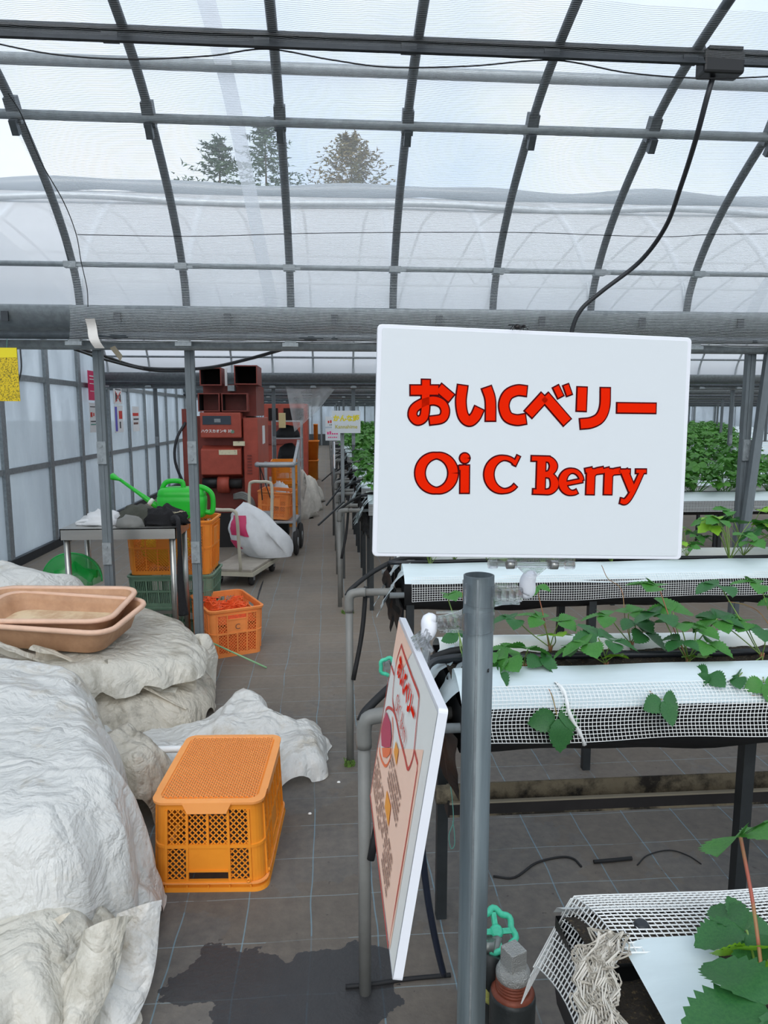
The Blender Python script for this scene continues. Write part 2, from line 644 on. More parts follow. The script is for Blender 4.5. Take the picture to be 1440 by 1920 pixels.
def net_mat(name, period, fill, rgb, both=False):
    """woven net: threads cover part of each period, the holes are open"""
    m = bpy.data.materials.new(name)
    m.use_nodes = True
    n, l = m.node_tree.nodes, m.node_tree.links
    p = n['Principled BSDF']
    p.inputs['Base Color'].default_value = (*lin(rgb), 1)
    p.inputs['Roughness'].default_value = 0.7
    uv = n.new('ShaderNodeUVMap')
    sp = n.new('ShaderNodeSeparateXYZ')
    l.new(uv.outputs[0], sp.inputs[0])

    def wave(o):
        a = n.new('ShaderNodeMath'); a.operation = 'DIVIDE'; a.inputs[1].default_value = period
        b = n.new('ShaderNodeMath'); b.operation = 'FRACT'
        c = n.new('ShaderNodeMath'); c.operation = 'LESS_THAN'; c.inputs[1].default_value = fill
        l.new(o, a.inputs[0]); l.new(a.outputs[0], b.inputs[0]); l.new(b.outputs[0], c.inputs[0])
        return c.outputs[0]
    f = wave(sp.outputs[1])
    if both:
        g = wave(sp.outputs[0])
        mx = n.new('ShaderNodeMath'); mx.operation = 'MAXIMUM'
        l.new(f, mx.inputs[0]); l.new(g, mx.inputs[1])
        f = mx.outputs[0]
    t = n.new('ShaderNodeBsdfTransparent')
    s = n.new('ShaderNodeMixShader')
    l.new(f, s.inputs[0]); l.new(t.outputs[0], s.inputs[1]); l.new(p.outputs[0], s.inputs[2])
    l.new(s.outputs[0], n['Material Output'].inputs['Surface'])
    MATS[name] = m


net_mat('insect_net', 0.0085, 0.14, (226, 230, 232))
net_mat('bench_net', 0.012, 0.26, (196, 200, 200), True)


def floor_mat():
    """woven ground cover: grey, with thin marking lines every 20 cm and a wet patch"""
    m = bpy.data.materials.new('ground_cover')
    m.use_nodes = True
    n, l = m.node_tree.nodes, m.node_tree.links
    p = n['Principled BSDF']
    tc = n.new('ShaderNodeTexCoord')
    sp = n.new('ShaderNodeSeparateXYZ')
    l.new(tc.outputs['Object'], sp.inputs[0])

    def noise(scale, det=6, vec=None, rough=0.6):
        z = n.new('ShaderNodeTexNoise')
        z.inputs['Scale'].default_value = scale
        z.inputs['Detail'].default_value = det
        z.inputs['Roughness'].default_value = rough
        l.new(vec or tc.outputs['Object'], z.inputs['Vector'])
        return z.outputs['Fac']

    def math_(op, a, b=None, c=None):
        q = n.new('ShaderNodeMath')
        q.operation = op
        for i, x in enumerate((a, b, c)):
            if x is None:
                continue
            if isinstance(x, (int, float)):
                q.inputs[i].default_value = x
            else:
                l.new(x, q.inputs[i])
        return q.outputs[0]

    def ramp(fac, p0, c0, p1, c1):
        k = n.new('ShaderNodeValToRGB')
        k.color_ramp.elements[0].position, k.color_ramp.elements[1].position = p0, p1
        k.color_ramp.elements[0].color = (*lin(c0), 1)
        k.color_ramp.elements[1].color = (*lin(c1), 1)
        l.new(fac, k.inputs['Fac'])
        return k.outputs['Color']

    def mix(fac, a, b):
        q = n.new('ShaderNodeMix')
        q.data_type = 'RGBA'
        l.new(fac, q.inputs[0]) if not isinstance(fac, float) else setattr(q.inputs[0], 'default_value', fac)
        for i, x in ((6, a), (7, b)):
            if isinstance(x, tuple):
                q.inputs[i].default_value = (*lin(x), 1)
            else:
                l.new(x, q.inputs[i])
        return q.outputs[2]
    base = ramp(noise(1.6, 8), 0.34, (78, 77, 76), 0.68, (116, 110, 103))
    fine = ramp(noise(26, 6), 0.3, (82, 80, 79), 0.7, (122, 116, 108))
    base = mix(0.45, base, fine)
    brown = noise(0.9, 6)
    base = mix(math_('MULTIPLY', math_('GREATER_THAN', brown, 0.5), 0.25), base, (104, 90, 74))
    specks = math_('GREATER_THAN', noise(34, 2), 0.72)
    base = mix(math_('MULTIPLY', specks, 0.55), base, (58, 54, 50))
    # dry dust trodden along the aisle
    ay = n.new('ShaderNodeMapRange'); ay.interpolation_type = 'SMOOTHSTEP'
    ay.inputs['From Min'].default_value = 2.4; ay.inputs['From Max'].default_value = 6.0
    l.new(sp.outputs[1], ay.inputs['Value'])
    base = mix(math_('MULTIPLY', ay.outputs['Result'], math_('MULTIPLY', noise(1.3, 5), 1.1)), base, (140, 128, 114))
    wob = math_('MULTIPLY', math_('SUBTRACT', noise(2.2, 2), 0.5), 0.03)

    def lines(axis, period, off, wid):
        x = math_('ADD', axis, wob)
        x = math_('FRACT', math_('DIVIDE', math_('ADD', x, off), period))
        return math_('LESS_THAN', x, wid / period)
    lx = lines(sp.outputs[0], 0.2, 20.07, 0.0042)
    ly = lines(sp.outputs[1], 0.2, 20.045, 0.0036)
    dust = math_('GREATER_THAN', noise(3.0, 4), 0.44)
    base = mix(math_('MULTIPLY', math_('MULTIPLY', lx, 0.46), math_('ADD', 0.35, math_('MULTIPLY', dust, 0.65))), base, (118, 160, 178))
    base = mix(math_('MULTIPLY', math_('MULTIPLY', ly, 0.4), math_('ADD', 0.3, math_('MULTIPLY', dust, 0.7))), base, (150, 172, 178))
    # wet patch: an outline of its own around a point of the floor
    px = math_('SUBTRACT', sp.outputs[0], -0.12)
    py = math_('SUBTRACT', sp.outputs[1], 1.76)
    rr = math_('SQRT', math_('ADD', math_('POWER', math_('MULTIPLY', px, 0.82), 2), math_('POWER', math_('MULTIPLY', py, 1.5), 2)))
    edge = math_('ADD', 0.27, math_('MULTIPLY', math_('SUBTRACT', noise(4.2, 5), 0.5), 0.62))
    wet = math_('LESS_THAN', rr, edge)
    base = mix(math_('MULTIPLY', wet, 0.86), base, (46, 48, 52))
    l.new(base, p.inputs['Base Color'])
    l.new(math_('SUBTRACT', 0.72, math_('MULTIPLY', wet, 0.28)), p.inputs['Roughness'])
    p.inputs['Specular IOR Level'].default_value = 0.35
    bm = n.new('ShaderNodeBump')
    bm.inputs['Strength'].default_value = 0.25
    bm.inputs['Distance'].default_value = 0.01
    l.new(noise(60, 4), bm.inputs['Height'])
    l.new(bm.outputs['Normal'], p.inputs['Normal'])
    MATS['ground_cover'] = m


floor_mat()
# ------------------------------------------------------------------ the greenhouse
SPAN = 6.28
G0 = 4.12                       # first gutter beyond the camera
GUT = [G0 + SPAN * k for k in range(-1, 6)]
XL, XR, YE = -3.2, 24.0, GUT[-1]
PROF = [(0, 2.08), (0.03, 2.22), (0.10, 2.345), (0.22, 2.49), (0.42, 2.66), (0.72, 2.85), (0.97, 2.965), (1.3, 3.06),
        (1.8, 3.18), (2.4, 3.29), (3.14, 3.37)]
_half = catmull([(0, a, b) for a, b in PROF], 4)


def arch_pts(g, off=0.0):
    """arch of the house that ends at gutter g, from that gutter over the ridge to the one before"""
    far = [Vector((0, g - p.y, p.z + off)) for p in _half]
    near = [Vector((0, g - SPAN + p.y, p.z + off)) for p in _half[:-1]]
    return far + near[::-1]


def on_arch(g, o, off=0.0):
    for i in range(len(_half) - 1):
        a, b = _half[i], _half[i + 1]
        if a.y <= o <= b.y:
            t = (o - a.y) / max(1e-9, b.y - a.y)
            return Vector((0, g - o, a.z + (b.z - a.z) * t + off))
    return Vector((0, g - o, _half[-1].z + off))


AX0, ADX = -0.76, 0.565
# ground outside and floor inside
tag(MB().add([(-90, -60, -0.03), (120, -60, -0.03), (120, 160, -0.03), (-90, 160, -0.03)], [(0, 1, 2, 3)]).build(
    'ground', 'outside_ground'), kind='structure')
fl = MB()
fl.bbox((XL, GUT[0], -0.025), (XR, YE, 0.0))
tag(fl.build('floor', 'ground_cover'), kind='structure')

for k in range(6):
    g = GUT[k + 1]
    near = (k == 0)
    ce = empty('ceiling', (0, 0, 0), kind='structure')
    # film
    pts = arch_pts(g, 0.026)
    xs = np.linspace(XL, XR, 24 if near else 10)
    m = MB()
    m.rings([[Vector((x, p.y, p.z)) for p in pts] for x in xs], closed=False)
    m.build('film', 'roof_film' if k == 0 else 'roof_film_far', ce)
    # arches
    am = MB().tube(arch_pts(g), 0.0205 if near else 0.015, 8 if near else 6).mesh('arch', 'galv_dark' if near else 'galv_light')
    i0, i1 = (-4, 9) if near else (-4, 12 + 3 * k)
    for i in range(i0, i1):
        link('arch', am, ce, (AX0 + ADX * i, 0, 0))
    # purlins
    xr = 6.0 if near else min(XR, 8 + 3 * k)
    for o, r in ((0.105, 0.014), (0.72, 0.021), (5.4, 0.014)):
        p = on_arch(g, o, -0.03) if o < 3 else Vector((0, g - SPAN + 0.9, on_arch(g, 0.9).z - 0.03))
        MB().tube([(XL, p.y, p.z), (xr, p.y, p.z)], r, 8).build('purlin', 'galv', ce)
    if near:
        p = on_arch(g, 0.86, 0.06)
        MB().tube([(XL, p.y, p.z), (xr, p.y, p.z)], 0.024, 10).build('roll_up_pipe', 'galv', ce)
        # film fixing rail, a channel with a dark slot
        p = on_arch(g, 1.12, -0.045)
        Mx = Matrix.Rotation(R(-22), 3, 'X')
        rl = MB().box((1.4, p.y, p.z), (9.2, 0.012, 0.075), Mx).build('fixing_rail', 'rail_dark', ce)
        q = MB()
        q.box((1.4, p.y - 0.006, p.z + 0.012), (9.2, 0.012, 0.010), Mx)
        q.build('rail_slot', 'black_plastic', rl)
        # clamps on the arches
        c1 = MB().box((0, 0, 0), (0.05, 0.05, 0.10), Matrix.Rotation(R(38), 3, 'X')).box(
            (0.0, 0.0, -0.07), (0.03, 0.034, 0.06), Matrix.Rotation(R(38), 3, 'X')).mesh('clamp', 'galv_dark')
        c2 = MB().box((0, 0, 0), (0.062, 0.045, 0.03)).box((0.036, -0.005, -0.004), (0.05, 0.02, 0.012)).mesh('bracket', 'galv')
        c3 = MB().box((-0.04, 0, 0), (0.06, 0.03, 0.03)).mesh('rail_hook', 'rail_dark')
        for i in range(-3, 7):
            x = AX0 + ADX * i
            a = on_arch(g, 0.72, -0.012)
            link('clamp', c1, ce, (x, a.y, a.z))
            a = on_arch(g, 0.105, -0.035)
            link('bracket', c2, ce, (x, a.y - 0.012, a.z))
            a = on_arch(g, 1.12, -0.06)
            link('rail_hook', c3, ce, (x, a.y, a.z))
        # insect net hung below the arches, from the rail down over the gutter
        path = [on_arch(g, o, -0.05) for o in (1.35, 1.2, 1.05, 0.97, 0.86, 0.72, 0.58, 0.42, 0.3, 0.2, 0.12)]
        path = [Vector((0, p.y - 0.02, p.z)) for p in path] + [Vector((0, g - 0.16, 2.26)), Vector((0, g - 0.17, 2.15)),
                                                             Vector((0, g - 0.19, 2.05)), Vector((0, g - 0.15, 1.93))]
        arc = [0.0]
        for a, b in zip(path, path[1:]):
            arc.append(arc[-1] + (b - a).length)
        xs = np.linspace(-1.33, 6, 60)
        vv, uv = [], []
        for j, p in enumerate(path):
            for x in xs:
                sl = 0.012 * math.sin(x * 5.1 + j) + 0.006 * math.sin(x * 13 + 2 * j)
                vv.append((x if x > -1.32 else x + 0.015 * math.sin(j * 2.1), p.y + sl, p.z - 0.010 * abs(math.sin(math.pi * (x - AX0) / ADX))))
                uv.append((x, arc[j] + 0.01 * math.sin(x * 2.0)))
        nx = len(xs)
        ff = [(j * nx + i, j * nx + i + 1, (j + 1) * nx + i + 1, (j + 1) * nx + i) for j in range(len(path) - 1) for i in range(nx - 1)]
        nm = MB().add(vv, ff, True).mesh('insect_net', 'insect_net')
        ul = nm.uv_layers.new(name='UVMap')
        for lp in nm.loops:
            ul.data[lp.index].uv = uv[lp.vertex_index]
        link('insect_net', nm, ce)
        # straps of clear tape laid over the film
        for x0, x1 in ((-0.42, -0.30), (2.75, 2.46)):
            pp = arch_pts(g, 0.045)[:28]
            rg = []
            for j, p in enumerate(pp):
                x = x1 + (x0 - x1) * j / 24
                rg.append([Vector((x - 0.035, p.y, p.z)), Vector((x + 0.035, p.y, p.z))])
            MB().rings(rg, closed=False).build('film_strap', 'tape_film', ce)
    else:
        # light lattice under the ridge of the houses beyond
        tm = MB()
        y = g - SPAN / 2 + 0.6
        z0, z1 = 2.90, 3.18
        tm.tube([(XL, y, z0), (xr, y, z0)], 0.012, 6)
        tm.tube([(XL, y, z1), (xr, y, z1)], 0.012, 6)
        x = XL
        while x < xr - 0.4 and k < 3:
            tm.tube([(x, y, z0), (x + 0.2, y, z1)], 0.009, 5)
            tm.tube([(x + 0.2, y, z1), (x + 0.4, y, z0)], 0.009, 5)
            x += 0.4 if k == 1 else 0.8
        tag(tm.build('ridge_lattice', 'white_pipe', ce), kind='stuff')

# gutters on their posts
hang = MB().box((0, 0, 0), (0.06, 0.05, 0.045)).box((0, -0.02, -0.032), (0.085, 0.03, 0.02)).mesh('hanger', 'galv')
postm = MB().bbox((-0.025, -0.02, 0), (0.025, 0.02, 1.90)).bbox((-0.006, -0.024, 0.02), (0.006, -0.02, 1.9)).mesh('post', 'post')
platem = MB().bbox((-0.024, -0.034, 0), (0.024, -0.022, 0.125)).box((0, -0.036, 0.1), (0.012, 0.006, 0.012)).box(
    (0, -0.036, 0.025), (0.012, 0.006, 0.012)).mesh('joint_plate', 'galv')
for k in range(6):
    g = GUT[k + 1] if k < 6 else 0
    near = k == 0
    tr = empty('trim_%d' % (k + 1), (0, 0, 0), kind='structure')
    prof = [(-0.17, 2.135), (-0.175, 2.125), (-0.16, 2.09), (-0.12, 2.04), (-0.06, 2.015), (0.06, 2.015), (0.12, 2.04), (0.16, 2.09),
            (0.175, 2.125), (0.17, 2.135), (0.15, 2.09), (0.11, 2.05), (0.05, 2.025), (-0.05, 2.025), (-0.11, 2.05), (-0.15, 2.09)]
    xr = 6 if near else min(XR, 9 + 3.5 * k)
    MB().rings([[Vector((x, g + a, b - 0.028)) for a, b in prof] for x in (XL, xr)], True, True, True).build('gutter', 'galv', tr)
    MB().tube([(XL, g - 0.13, 1.957), (xr, g - 0.13, 1.957)], 0.022, 10).build('net_pipe', 'galv_dark', tr)
    MB().tube([(XL, g - 0.02, 1.917), (xr, g - 0.02, 1.917)], 0.026, 10).build('beam_pipe', 'galv', tr)
    if near:
        xs = [-1.254, -0.76, 2.49, 4.2]
    else:
        xs = [-0.76 + 1.13 * i for i in range(0, 8 + 3 * k)]
        if k == 1:
            xs = [-2.4] + xs
    for x in xs:
        po = link('post', postm, tr, (x, g + 0.03, 0))
        if k < 2:
            for z in (0.70, 1.27) if near else (1.1,):
                link('joint_plate', platem, po, (0, 0, z))
    for i in range(-4, 10 if near else 14):
        link('hanger', hang, tr, (AX0 + ADX * i, g - 0.11, 1.947))
    if near:
        MB().bar((2.57, g - 0.03, 1.93), (2.47, g - 0.05, 0.7), 0.045, 0.035, up=(0, 1, 0)).build('brace', 'post', tr)
        b2 = MB().box((0, 0, 0), (0.035, 0.012, 0.05)).mesh('gutter_clip', 'rail_dark')
        for i in range(-4, 8):
            link('gutter_clip', b2, tr, (AX0 + ADX * (i + 0.42), g - 0.165, 2.047))

# wall along the aisle: studs, rails and panes of film
wl = empty('wall_left', (0, 0, 0), kind='structure')
ys = [-2.1, -0.9, 0.3, 1.5, 2.7, 3.8, 5.0, 6.2, 7.38, 8.58, 9.66, 10.89, 11.95, 12.98, 13.78, 14.68, 15.7, 16.6] + [17.6 + 1.05 * i for i in range(18)]


def roof_z(y):
    for g in GUT[1:]:
        if g - SPAN <= y <= g:
            o = min(g - y, y - (g - SPAN))
            return on_arch(g, o, 0.0).z
    return 2.1


for i, y in enumerate(ys):
    wd = 0.10 if i in (8, 9, 10) else 0.075
    h = roof_z(y) - 0.01
    MB().bbox((XL - 0.03, y - wd / 2, 0), (XL + 0.035, y + wd / 2, h)).build('stud', 'galv', wl)
    if i + 1 < len(ys):
        y2 = ys[i + 1]
        lev = [0.08, 0.97, 1.92, 2.2] if y < 21 else [0.08, 2.2]
        for a, b in zip(lev, lev[1:]):
            if b > 2.1:
                c = [Vector((XL, y + (y2 - y) * t, roof_z(y + (y2 - y) * t))) for t in (1, 0.75, 0.5, 0.25, 0)]
                v = [Vector((XL, y, a)), Vector((XL, y2, a))] + c
            else:
                v = [Vector((XL, y, a)), Vector((XL, y2, a)), Vector((XL, y2, b)), Vector((XL, y, b))]
            n_ = len(v)
            off = Vector((0.004, 0, 0))
            MB().add([p for p in v] + [p + off for p in v],
                     [tuple(range(n_)), tuple(range(n_, 2 * n_))[::-1]] + [(q, (q + 1) % n_, n_ + (q + 1) % n_, n_ + q) for q in range(n_)]
                     ).build('pane', 'wall_film', wl)
for z in (0.97, 1.92):
    MB().bbox((XL - 0.02, GUT[0], z - 0.03), (XL + 0.022, YE, z + 0.03)).build('rail', 'galv', wl)
MB().bbox((XL - 0.03, GUT[0], 0), (XL + 0.05, YE, 0.09)).build('sill', 'rail_dark', wl)

wf = empty('wall_far', (0, 0, 0), kind='structure')
MB().bbox((XL, YE - 0.02, 0.0), (XR, YE + 0.02, 0.55)).build('base_panel', 'far_panel', wf)
for i in range(19):
    x = XL + 1.45 * i
    MB().bbox((x - 0.04, YE - 0.05, 0), (x + 0.04, YE + 0.04, 3.5)).build('stud', 'galv', wf)
    MB().bbox((x, YE - 0.005, 0.55), (x + 1.45, YE + 0.005, 3.5)).build('pane', 'wall_film', wf)
wr = empty('wall_right', (0, 0, 0), kind='structure')
MB().bbox((XR - 0.01, GUT[0], 0), (XR + 0.01, YE, 3.4)).build('pane', 'wall_film', wr)
# ------------------------------------------------------------------ signs on the steel pole
def ribbon(m, pts, wid, extra=0.0, n=7, z=0.0, smooth_path=True):
    """flat brush stroke along pts in the xz plane at y = z"""
    P = [Vector((p[0], p[1], 0)) for p in pts]
    W = list(wid) if hasattr(wid, '__len__') else [wid] * len(P)
    if smooth_path and len(P) > 2:
        Q = catmull([(p.x, p.y, w_) for p, w_ in zip(P, W)], n)
        P = [Vector((q.x, q.y, 0)) for q in Q]
        W = [q.z for q in Q]
    if extra:
        a = (P[0] - P[1]).normalized()
        b = (P[-1] - P[-2]).normalized()
        P[0] = P[0] + a * extra
        P[-1] = P[-1] + b * extra
    L_, R_ = [], []
    for i, p in enumerate(P):
        t = (P[min(i + 1, len(P) - 1)] - P[max(i - 1, 0)]).normalized()
        nn = Vector((-t.y, t.x, 0))
        h = W[i] / 2 + extra
        L_.append(p + nn * h)
        R_.append(p - nn * h)
    v = [(p.x, z, p.y) for p in L_] + [(p.x, z, p.y) for p in R_]
    k = len(P)
    m.add(v, [(i, i + 1, k + i + 1, k + i) for i in range(k - 1)])


def arc(cx, cy, rx, ry, a0, a1, n=18):
    return [(cx + rx * math.cos(R(a0 + (a1 - a0) * i / n)), cy + ry * math.sin(R(a0 + (a1 - a0) * i / n))) for i in range(n + 1)]


# strokes in a frame of 1440 x 1185 units, y downwards
KANA = {
    'o': [([(185, 329), (306, 329)], 40), ([(252, 284), (251, 345), (249, 415), (240, 450), (214, 462), (194, 440), (202, 408), (240, 384),
           (285, 374), (322, 388), (336, 420), (322, 452), (268, 462)], 34), ([(308, 318), (362, 364)], 40)],
    'i': [([(412, 309), (404, 380), (414, 440), (440, 463), (466, 445), (484, 408)], 42), ([(516, 318), (532, 372), (533, 462)], 42)],
    'c': [([(690, 333), (648, 330), (608, 350), (591, 395), (606, 443), (645, 459), (686, 454)], 42)],
    'be': [([(698, 434), (769, 356), (866, 468)], 44, 0), ([(817, 314), (838, 358)], 27), ([(861, 307), (876, 350)], 24)],
    'ri': [([(932, 317), (928, 419)], 42), ([(1033, 320), (1030, 400), (1010, 448), (972, 470), (924, 476)], 42)],
    'bar': [([(1084, 406), (1252, 408)], 41)],
}
ROMA = {
    'O': [(arc(298, 690, 72, 76, 0, 360, 36), [24 + 18 * abs(math.cos(R(10 * i))) for i in range(37)])],
    'i': [([(421, 657), (420, 776)], 38), ([(396, 668), (424, 664)], 18), (arc(421, 625, 10, 10, 0, 360, 12), 22)],
    'C': [(arc(592, 696, 66, 72, -42, -318, 30), [18 + 24 * max(0, -math.cos(R(-42 - 9.2 * i))) for i in range(31)]),
          ([(655, 616), (636, 655)], 14)],
    'B': [([(755, 618), (750, 780)], 38), ([(712, 626), (790, 628)], 20), ([(718, 770), (780, 772)], 20),
          ([(756, 630), (790, 632), (807, 660), (790, 690), (756, 695)], [20, 24, 34, 24, 18]),
          ([(754, 698), (795, 702), (812, 737), (794, 768), (752, 772)], [18, 24, 36, 24, 18])],
    'e': [(arc(888, 728, 42, 48, -8, -300, 26), [18 + 18 * max(0, -math.cos(R(-8 - 11.2 * i))) for i in range(27)]),
          ([(850, 738), (932, 722)], 16)],
    'r': [([(970, 672), (966, 782)], 36), ([(946, 680), (975, 674)], 18), ([(975, 705), (990, 684), (1024, 677)], [16, 24, 28])],
    's': [([(1047, 672), (1043, 782)], 36), ([(1020, 682), (1050, 674)], 18), ([(1052, 705), (1066, 686), (1098, 680)], [16, 24, 28])],
    'y': [([(1114, 678), (1150, 766)], 34), ([(1194, 680), (1152, 770), (1122, 812), (1098, 810)], [20, 22, 24, 22]),
          ([(1090, 682), (1140, 682)], 16), ([(1166, 682), (1210, 682)], 16)],
}


def glyphs(sets, fx, extra, y):
    m = MB()
    zz = 0
    for st in sets:
        for s in st:
            straight = len(s) > 2
            pts = [fx(*p) for p in s[0]]
            k = abs(fx(1000, 0)[0] - fx(0, 0)[0]) / 1000
            wid = [q * k for q in s[1]] if hasattr(s[1], '__len__') else s[1] * k
            if straight:        # sharp corners: one ribbon per leg
                for a, b in zip(pts, pts[1:]):
                    ribbon(m, [a, b], wid, extra, z=y - zz)
            else:
                ribbon(m, pts, wid, extra, z=y - zz)
            zz += 0.00003
    return m


SW, SH = 0.42, 0.297
sg = empty('variety_sign', (0.27, 0.933, 1.508), label='large white sign board with two lines of bold red lettering on the steel pole', cat='sign')
sg.rotation_euler = (R(-4.22), R(1.77), R(1.31))
pn = MB()
pn.rings([rrect(SW / 2, SH / 2, 0.006, 4, z) for z in (0.004, -0.004)], True, True, True, False).xf(Matrix.Rotation(R(90), 4, 'X'))
bevel(pn.build('board', 'sign_edge', sg), 0.0012)
pp = MB()
pp.rings([rrect(SW / 2 - 0.006, SH / 2 - 0.005, 0.003, 3, z) for z in (0.0, 0.0008)], True, True, True, False).xf(Matrix.Rotation(R(90), 4, 'X'))
pp.build('printed_sheet', 'sign_white', sg, (0, -0.004, 0))
Rs = sg.rotation_euler.to_matrix()


def sign_xy(zx, zy):
    """picture units -> plane of the board"""
    px, py = 690 + zx * 0.43056, 590 + zy * 0.43056
    r = _fw + _rt * ((px - 720) / FPX) - _up * ((py - 960) / FPX)
    nrm = Rs @ Vector((0, -1, 0))
    c = Vector(sg.location) + nrm * 0.005
    t = (c - EYE).dot(nrm) / r.dot(nrm)
    q = Rs.transposed() @ (EYE + r * t - Vector(sg.location))
    return (q.x, q.z)


EX = 0.0017
for nm, st in list(KANA.items()) + list(ROMA.items()):
    ou = glyphs([st], sign_xy, EX, -0.0051).build('letter', 'sign_outline', sg)
    glyphs([st], sign_xy, -0.0002, -0.0062).build('letter_fill', 'sign_red', ou)

# fly sitting on the upper edge
fy = empty('fly', at(972, 619, 0.944), label='small black insect sitting on top edge of the large sign', cat='insect')
MB().ico((0, 0, 0.004), 0.004, (1.7, 0.8, 0.8)).build('body', 'insect', fy)
MB().ico((0.007, 0, 0.005), 0.0026).build('head', 'insect', fy)
lg = MB()
for s in (-1, 1):
    for a in (-0.004, 0.0, 0.004):
        lg.tube([(a, 0, 0.004), (a * 1.6, s * 0.005, 0.006), (a * 2.6, s * 0.010, -0.001)], 0.0005, 4)
lg.build('legs', 'insect', fy)
wg = MB()
for s in (-1, 1):
    wg.add([(0.002, 0, 0.0075), (-0.012, s * 0.006, 0.006), (-0.013, s * 0.001, 0.007)], [(0, 1, 2)])
wg.build('wings', 'insect', fy)

# the pole
PX, PY = 0.208, 0.968
pl = empty('sign_pole', (PX, PY, 0), label='upright galvanised steel tube that carries the two sign boards', cat='pole')
pr = 0.0214
t_ = MB()
n_ = 28
t_.rings([[Vector((r_ * math.cos(2 * math.pi * k / n_), r_ * math.sin(2 * math.pi * k / n_), z)) for k in range(n_)]
          for r_, z in ((pr, 0), (pr, 1.327), (pr - 0.002, 1.3275), (pr - 0.0022, 1.2))])
t_.build('tube', 'steel_pole', pl)
sm_ = MB().bar((-0.006, -pr + 0.0005, 0.0), (-0.006, -pr + 0.0005, 1.325), 0.003, 0.002, up=(0, 1, 0))
sm_.build('weld_seam', 'galv', pl)
MB().lathe([(0.0026, -0.0006), (0.0026, 0.0006)], 10, Matrix.Translation((0.012, -pr + 0.0035, 1.195)) @ Matrix.Rotation(R(62), 4, 'Z') @ Matrix.Rotation(R(90), 4, 'X') ).build('drill_hole', 'black_plastic', pl)
pl.rotation_euler = (R(0.0), R(0.0), 0)


def pole_clip(name, z, side, label, tip):
    """spring clip of clear plastic that grips the pole: side -1 opens to the left, +1 to the right"""
    c = empty(name, (PX, PY, z), label=label, cat='clip')
    jaws = MB()
    h = 0.030
    r0 = pr + 0.0012
    for fr in (-1, 1):
        rg = []
        for k in range(9):
            a = R(-70 + 140 * k / 8)
            x, y = r0 * math.sin(a) * 1.0, fr * r0 * math.cos(a)
            rg.append((x, y))
        rg = [(p[0], p[1]) for p in rg]
        if side > 0:
            rg = rg + [(0.030, fr * 0.012), (0.045, fr * 0.010), (0.056, fr * 0.009)]
        else:
            rg = [(-0.056, fr * 0.009), (-0.045, fr * 0.010), (-0.030, fr * 0.012)] + rg
        st = []
        for x, y in rg:
            hh = h if abs(x) < 0.022 else h * (0.72 if abs(x) < 0.04 else 0.62)
            tz = 0.10 * x * side * -1
            for e in ((hh / 2 + tz, 0), (-hh / 2 + tz, 0)):
                pass
            st.append([Vector((x, y, hh / 2 + tz)), Vector((x, y - fr * -0.0022, hh / 2 + tz)),
                       Vector((x, y + fr * 0.0022, -hh / 2 + tz)), Vector((x, y, -hh / 2 + tz))])
        jaws.rings(st, True, True, True, False)
    jaws.build('jaw', 'acrylic', c)
    fr_ = MB()
    for z2 in (-0.0085, 0.0085):
        fr_.bar((side * 0.026, -0.012, z2), (side * 0.058, -0.012, z2), 0.003, 0.003)
        fr_.bar((side * 0.026, 0.012, z2), (side * 0.058, 0.012, z2), 0.003, 0.003)
    for x in (0.027, 0.038, 0.048, 0.058):
        fr_.bar((side * x, -0.012, -0.0085), (side * x, -0.012, 0.0085), 0.003, 0.003)
        fr_.bar((side * x, -0.012, 0.0), (side * x, 0.012, 0.0), 0.003, 0.010)
    fr_.build('spring_frame', 'acrylic', c)
    jt = MB()
    dx = Vector(tip) - Vector((PX, PY, z))
    a = Vector((side * 0.060, 0, 0))
    jt.tube(catmull([a, a * 1.15 + Vector((0, 0, 0.001)), (a + dx) / 2 + Vector((side * 0.002, 0, 0.001)), dx], 5),
            [0.0045] + [0.0075 + 0.004 * math.sin(math.pi * k / 14) for k in range(14)] + [0.005], 14)
    jt.build('ball_joint', 'clip_joint', c)
    return c


pole_clip('pole_clip', 1.301, 1, 'clear plastic clip on the pole top, arm towards large sign', at(997, 1072, 0.955))
pole_clip('pole_clip', 1.263, -1, 'clear plastic clip below the pole top, arm towards the tilted sign', at(797, 1200, 0.962))

# board clips
bc = empty('board_clip', at(998, 1050, 0.93), label='clear plastic clip holding the bottom edge of the large sign', cat='clip')
bc.rotation_euler = (R(-4.22), R(1.77), R(1.31))
for s, (h0, h1) in ((-1, (-0.003, 0.018)), (1, (-0.003, 0.018))):
    MB().bbox((-0.057, s * 0.006 - 0.001, h0), (0.057, s * 0.006 + 0.001, h1)).build('jaw', 'acrylic', bc)
hb = MB()
hb.tube([(-0.058, 0, -0.006), (0.058, 0, -0.006)], 0.0035, 10)
for x in (-0.054, -0.028, 0.028, 0.052):
    hb.tube([(x - 0.006, 0, -0.006), (x + 0.006, 0, -0.006)], 0.006, 10)
hb.build('hinge', 'acrylic', bc)
for x in (-0.030, 0.030):
    MB().tube([(x - 0.005, 0, -0.006), (x + 0.005, 0, -0.006)], 0.0064, 12).build('spring', 'stainless', bc)
ft = MB()
ft.add([(-0.02, -0.003, -0.010), (0.02, -0.003, -0.010), (0.004, -0.003, -0.024), (-0.004, -0.003, -0.024),
        (-0.02, 0.003, -0.010), (0.02, 0.003, -0.010), (0.004, 0.003, -0.024), (-0.004, 0.003, -0.024)],
       [(0, 3, 2, 1), (4, 5, 6, 7), (0, 1, 5, 4), (1, 2, 6, 5), (2, 3, 7, 6), (3, 0, 4, 7)])
ft.build('foot', 'acrylic', bc)

